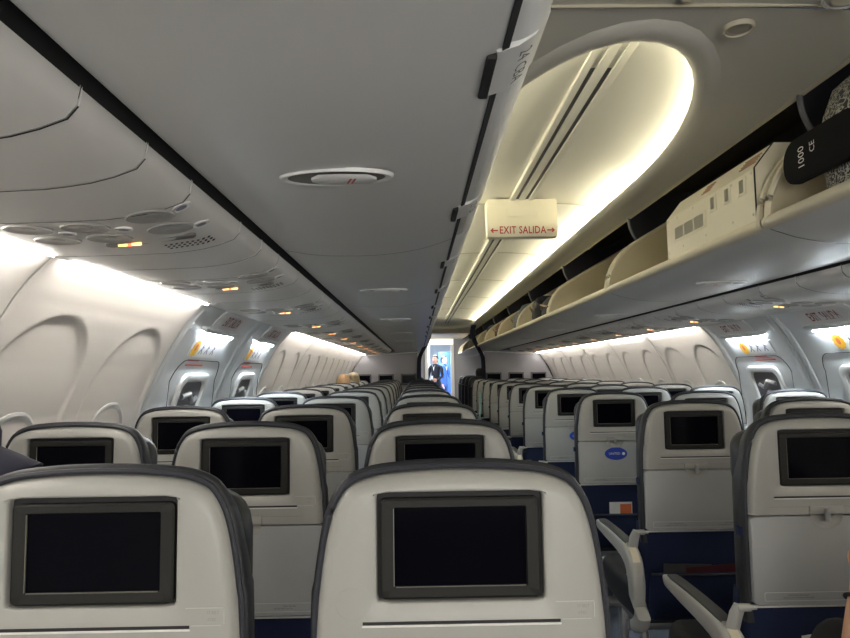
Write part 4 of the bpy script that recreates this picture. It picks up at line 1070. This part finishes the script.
def seated(name, label, x, q, hz, hairm, shirt, skinm=M_skinp, bun=False, yaw=0, pants=M_charcoal, full=True, loc_knee=.0):
    """seated person in the seat at (x, q); hz = head centre height above the camera"""
    o = thing(name, label, 'person', (x, q + .25, 0))
    zb = sz(-.80); zs = sz(hz) - .27; dy = .0
    X = Vector
    V = [X((0, .03, zb)), X((0, .0, zb + .16)), X((0, -.02, zs - .12)), X((0, -.02, zs)), X((0, -.0, zs + .09)), X((0, .015, zs + .16)),
         X((.11, .06, zb - .0)), X((.13, .40, zb + .02)), X((.13, .44, zb - .25)), X((.13, .43, .08)), X((.13, .52, .04)),
         X((-.11, .06, zb - .0)), X((-.13, .40, zb + .02)), X((-.13, .44, zb - .25)), X((-.13, .43, .08)), X((-.13, .52, .04)),
         X((.175, -.02, zs - .02)), X((.215, .04, zs - .26)), X((.17, .24, zs - .30)), X((.12, .31, zs - .28)),
         X((-.175, -.02, zs - .02)), X((-.215, .04, zs - .26)), X((-.17, .24, zs - .30)), X((-.12, .31, zs - .28))]
    E_ = [(0, 1), (1, 2), (2, 3), (3, 4), (4, 5), (0, 6), (6, 7), (7, 8), (8, 9), (9, 10), (0, 11), (11, 12), (12, 13), (13, 14), (14, 15), (3, 16), (16, 17), (17, 18), (18, 19), (3, 20), (20, 21), (21, 22), (22, 23)]
    R = [(.15, .11), (.14, .105), (.155, .105), (.11, .075), .052, .05, .085, .062, .052, .036, .035, .085, .062, .052, .036, .035, .06, .043, .034, .026, .06, .043, .034, .026]
    skin_body('body', V, E_, R, shirt, o)
    h, Q, Rr = head_mesh((0, .02, sz(hz)), yaw, skinm); h.build('head', skinm, o, smooth=70); face_details(Q, 1, o, Rr)
    hair(Q, 1, hairm, o, bun)
    return o, Q
seated('person', 'blond-haired passenger whose hair shows over the far left seats, nearer of the two', -.90, 7.72, -.150, M_blond, M_charcoal, bun=False)
seated('person', 'ash-blond passenger with hair bun over the far left seats, farther of the two', -.86, 8.55, -.130, M_grayhair, M_charcoal, bun=True)
seated('person', 'dark-haired passenger seated by the aisle beyond the right bulkhead', 1.20, 12.2, -.08, M_darkhair, M_charcoal)

# passenger with the navy cap at the left edge
o, Q = seated('person', 'passenger in a navy cap at the left edge, brim turned toward the aisle', -.900, .98, -.165, M_darkhair, M_navycloth, yaw=-PI / 2 + .1)
mb = MB(); L = []; N = 24
for z, w, bk, fr in [(.030, .090, .112, .100), (.06, .090, .112, .100), (.09, .080, .10, .09), (.115, .060, .078, .068), (.130, .02, .03, .02)]:
    L.append([Q(w * math.cos(2 * PI * k / N), (fr if math.sin(2 * PI * k / N) > 0 else bk) * math.sin(2 * PI * k / N), z) for k in range(N)])
mb.loft(L, True, True, True); cp = mb.build('cap_crown', M_navycloth, o, smooth=60)
mb = MB(); L = []
for t in frange(-1, 1, 12):
    w = .078 * t; rows_ = []
    for u in frange(0, 1, 6):
        rr = .085 + .092 * u * math.sqrt(max(0, 1 - t * t * .8)); rows_.append((w * (1 + .0 * u), rr, .040 - .04 * u - .030 * t * t))
    L.append(rows_)
up_ = [[Q(*p) for p in r] for r in L]; lo_ = [[Q(p[0], p[1], p[2] - .004) for p in r] for r in L]
mb.loft(up_, False); mb.loft(lo_, False, flip=True); mb.loft([[r[-1] for r in up_], [r[-1] for r in lo_]], False)
mb.build('cap_brim', M_navycloth, cp, smooth=60)
mb = MB(); mb.tube([Q(-.080, -.01, .0), Q(-.083, .06, .004), Q(-.058, .10, .004), Q(0, .108, .004), Q(.058, .10, .004), Q(.083, .06, .004), Q(.080, -.01, .0)], .0025, 6); mb.build('glasses', M_metal, o)

# passenger at the right edge: bare forearm, hair tie, dark trousers
o = thing('person', 'passenger at the right edge with bare forearm and dark hair tie on the wrist', 'person', (0, 0, 0))
x0, q0 = 1.10, 1.12
V3 = Vector
zb = sz(-.80)
Vb = [(x0, q0 + .10, zb), (x0, q0 + .07, zb + .18), (x0, q0 + .06, sz(-.42)), (x0 + .01, q0 + .06, sz(-.34)), (x0 + .01, q0 + .08, sz(-.24)),
      (x0 - .12, q0 + .14, zb + .01), (x0 - .155, q0 + .40, sz(-.600)), (x0 - .10, q0 + .44, sz(-.98)), (x0 - .10, q0 + .42, .09), (x0 - .10, q0 + .53, .05),
      (x0 + .12, q0 + .14, zb + .01), (x0 + .14, q0 + .46, sz(-.74)), (x0 + .14, q0 + .49, sz(-1.0)), (x0 + .14, q0 + .46, .09), (x0 + .14, q0 + .57, .05),
      (x0 - .18, q0 + .06, sz(-.37)), (x0 - .225, q0 + .12, sz(-.52)), (x0 + .18, q0 + .06, sz(-.37)), (x0 + .22, q0 + .08, sz(-.60)), (x0 + .14, q0 + .26, sz(-.64))]
Eb = [(0, 1), (1, 2), (2, 3), (3, 4), (0, 5), (5, 6), (6, 7), (7, 8), (8, 9), (0, 10), (10, 11), (11, 12), (12, 13), (13, 14), (3, 15), (15, 16), (3, 17), (17, 18), (18, 19)]
Rb = [(.15, .11), (.14, .10), (.15, .10), (.11, .075), .05,   .085, .075, .052, .036, .035, .085, .062, .05, .036, .035, .06, .044, .06, .045, .032]
# left forearm and hand continue the body
skin_body('clothed_body', Vb, Eb, Rb, M_charcoal, o)
el = V3((x0 - .232, q0 + .13, sz(-.56))); wr = V3((.925, 1.385, sz(-.440)))
el = V3((.850, 1.30, sz(-.640)))
d = (wr - el).normalized()
V = [el - d * .03, el + d * .05, el + d * .14, wr - d * .02]; E_ = [(0, 1), (1, 2), (2, 3)]; R = [.040, .042, .034, .025]
hv, he, hr = hand_chain(wr, (d + V3((.25, 0, 0))).normalized(), (.9, .1, -.3), 1, 1.0, .55)
b0 = len(V); V += hv; E_ += [(a + b0, b + b0) for a, b in he] + [(3, b0)]; R += hr
# upper arm sleeve joint: shoulder to elbow
V = [V3((x0 - .19, q0 + .06, sz(-.38))), V3((x0 - .23, q0 + .10, sz(-.56)))] + V
E_ = [(a + 2, b + 2) for a, b in E_] + [(0, 1), (1, 2)]; R = [.045, .043] + R
skin_body('arm', V, E_, R, M_skin, o)
mb = MB(); hc = V3((.884, 1.357, sz(-.362 * 1.0) - .10)); hc = el + d * ((wr - el).length * .80)
a1 = d.cross(V3((0, 1, 0))).normalized(); a2 = a1.cross(d).normalized(); mb.tube([hc + a1 * .031 * math.cos(2 * PI * k / 20) + a2 * .031 * math.sin(2 * PI * k / 20) for k in range(21)], .0040, 6); mb.build('hair_tie', M_dark, o)
h, Q, Rr = head_mesh((x0 + .01, q0 + .10, sz(-.10)), 0, M_skin); h.build('head', M_skin, o, smooth=70); face_details(Q, 1, o, Rr); hair(Q, 1, M_darkhair, o, length=.05)
mb = MB(); ph = wr + V3((.085, .03, .10)); mb.box(ph.x + .02, ph.y + .02, ph.z + .01, .075, .009, .15, .004)
pn = mb.build('phone', M_blackg); tag(pn, 'dark phone held up by the passenger at the right edge', 'phone')
# navy jacket across the lap
mb = MB(); L = []
for t in frange(0, 1, 8):
    N = 18; y_ = q0 + .12 + .26 * t; zc = sz(-.60 + .02 * math.sin(t * 5)); w = .23 - .03 * t
    L.append([(x0 - .0 + w * math.cos(2 * PI * k / N) * (1 + .05 * math.sin(k * 4 + t * 7)), y_, zc + (.055 + .01 * math.sin(3 * k + 5 * t)) * math.sin(2 * PI * k / N)) for k in range(N)])
mb.loft(L, True, True, True); tag(mb.build('jacket', M_purple, smooth=70), 'dark purple-navy jacket bundled on the lap of the right-edge passenger', 'jacket')

# standing crew in the doorway
def standing(label, x, q, coat, hairm, yaw, legm, badge=True, h=1.76):
    o = thing('person', label, 'person', (x, q, 0), (0, 0, yaw))
    V = [(0, 0, .96), (0, 0, 1.14), (0, -.01, 1.32), (0, -.01, 1.43), (0, .0, 1.50), (.09, 0, .90), (.10, .01, .50), (.10, -.01, .10), (.10, .10, .04), (-.09, 0, .90), (-.10, .01, .50), (-.10, -.01, .10), (-.10, .10, .04),
         (.17, -.01, 1.42), (.22, .0, 1.15), (.20, .10, .92), (-.17, -.01, 1.42), (-.23, .02, 1.16), (-.15, .20, 1.05)]
    E_ = [(0, 1), (1, 2), (2, 3), (3, 4), (0, 5), (5, 6), (6, 7), (7, 8), (0, 9), (9, 10), (10, 11), (11, 12), (3, 13), (13, 14), (14, 15), (3, 16), (16, 17), (17, 18)]
    R = [(.145, .10), (.125, .09), (.15, .10), (.10, .07), .05, .09, .06, .042, .04, .09, .06, .042, .04, .06, .042, .03, .06, .042, .03]
    skin_body('body', V, E_, R, coat, o)
    for (px, py, pz, sd) in ((.20, .10, .92, 1), (-.15, .20, 1.05, -1)):
        hv, he, hr = hand_chain((px, py, pz), (0, .3, -1) if sd > 0 else (.5, .6, .2), (0, 1, 0), sd, .95, .5); skin_body('hand', hv, he, hr, M_skinp, o, sub=1)
    h_, Q, Rr = head_mesh((0, .01, 1.62), 0, M_skinp); h_.build('head', M_skinp, o, smooth=70); face_details(Q, 1, o, Rr); hair(Q, 1, hairm, o)
    mb = MB(); mb.loft([[(-.05, .085, 1.45), (0, .10, 1.40), (.05, .085, 1.45)], [(-.03, .10, 1.46), (0, .112, 1.30), (.03, .10, 1.46)]], False); mb.build('shirt_collar', M_paper, o)
    if badge: mb = MB(); mb.box(.05, .118, 1.12, .06, .006, .10, .002); mb.build('badge', M_paper, o)
standing('crew member in dark uniform with white badge standing in the forward doorway', CX - .07, 18.2, M_uniform, M_darkhair, PI - .5, M_uniform)
standing('person in blue standing behind the uniformed crew member in the doorway', CX + .20, 19.2, M_bluecloth, M_darkhair, PI + .9, M_uniform, False)
# teal cloth hanging over an aisle armrest
mb = MB(); L = []
for t in frange(0, 1, 8):
    w = .02 + .10 * t; L.append([(.80 + .02 * math.sin(3 * t) - .03 * t + .012 * math.cos(2 * PI * k / 14), 8.42 - .04 + w * math.sin(2 * PI * k / 14), sz(-.28 - .40 * t)) for k in range(14)])
mb.loft(L, True, True, True); tag(mb.build('cloth', M_teal, smooth=60), 'pale teal cloth hanging into the aisle from a far right seat', 'cloth')

# ------------------------------------------------------------------ area lights: galley, entry and added aft fill
def area(name, loc, rot, sx, sy, power, col):
    l = bpy.data.lights.new(name, 'AREA'); l.shape = 'RECTANGLE'; l.size = sx; l.size_y = sy; l.energy = power; l.color = col
    o = bpy.data.objects.new(name, l); C.objects.link(o); o.location = loc; o.rotation_euler = rot; return o
area('galley_light', (CX, 18.5, 2.22), (0, 0, 0), .8, 2.0, 11, (.85, .93, 1))
area('entry_light', (CX, 15.6, 2.10), (math.radians(20), 0, 0), .6, 1.6, 14, (1, .96, .88))

area('aft_fill_light', (CX, -2.9, 1.15), (math.radians(95), 0, 0), 2.4, 1.3, 17, (1, .97, .92))  # unseen fill panel added behind the camera to light seat backs and bins
w = bpy.data.worlds.new('world'); bpy.context.scene.world = w; w.use_nodes = True
w.node_tree.nodes['Background'].inputs[0].default_value = (.6, .65, .7, 1); w.node_tree.nodes['Background'].inputs[1].default_value = .02

# ------------------------------------------------------------------ camera
cam = bpy.data.cameras.new('camera'); co = bpy.data.objects.new('camera', cam); C.objects.link(co)
cam.sensor_width = 36; cam.lens = 36 * 650 / 850; cam.clip_start = .02
pitch, yaw, roll = .0802, .0132, .014
co.matrix_world = Matrix.Translation((0, 0, H0)) @ (Matrix.Rotation(-yaw, 4, 'Z') @ Matrix.Rotation(PI / 2 + pitch, 4, 'X') @ Matrix.Rotation(-roll, 4, 'Z'))
S = bpy.context.scene; S.camera = co
S.view_settings.view_transform = 'Standard'; S.view_settings.look = 'None'; S.view_settings.gamma = 1; S.view_settings.use_curve_mapping = False
S.view_settings.exposure = 2.08
S.cycles.use_denoising = True; S.cycles.max_bounces = 10; S.cycles.diffuse_bounces = 6; S.cycles.sample_clamp_indirect = 6
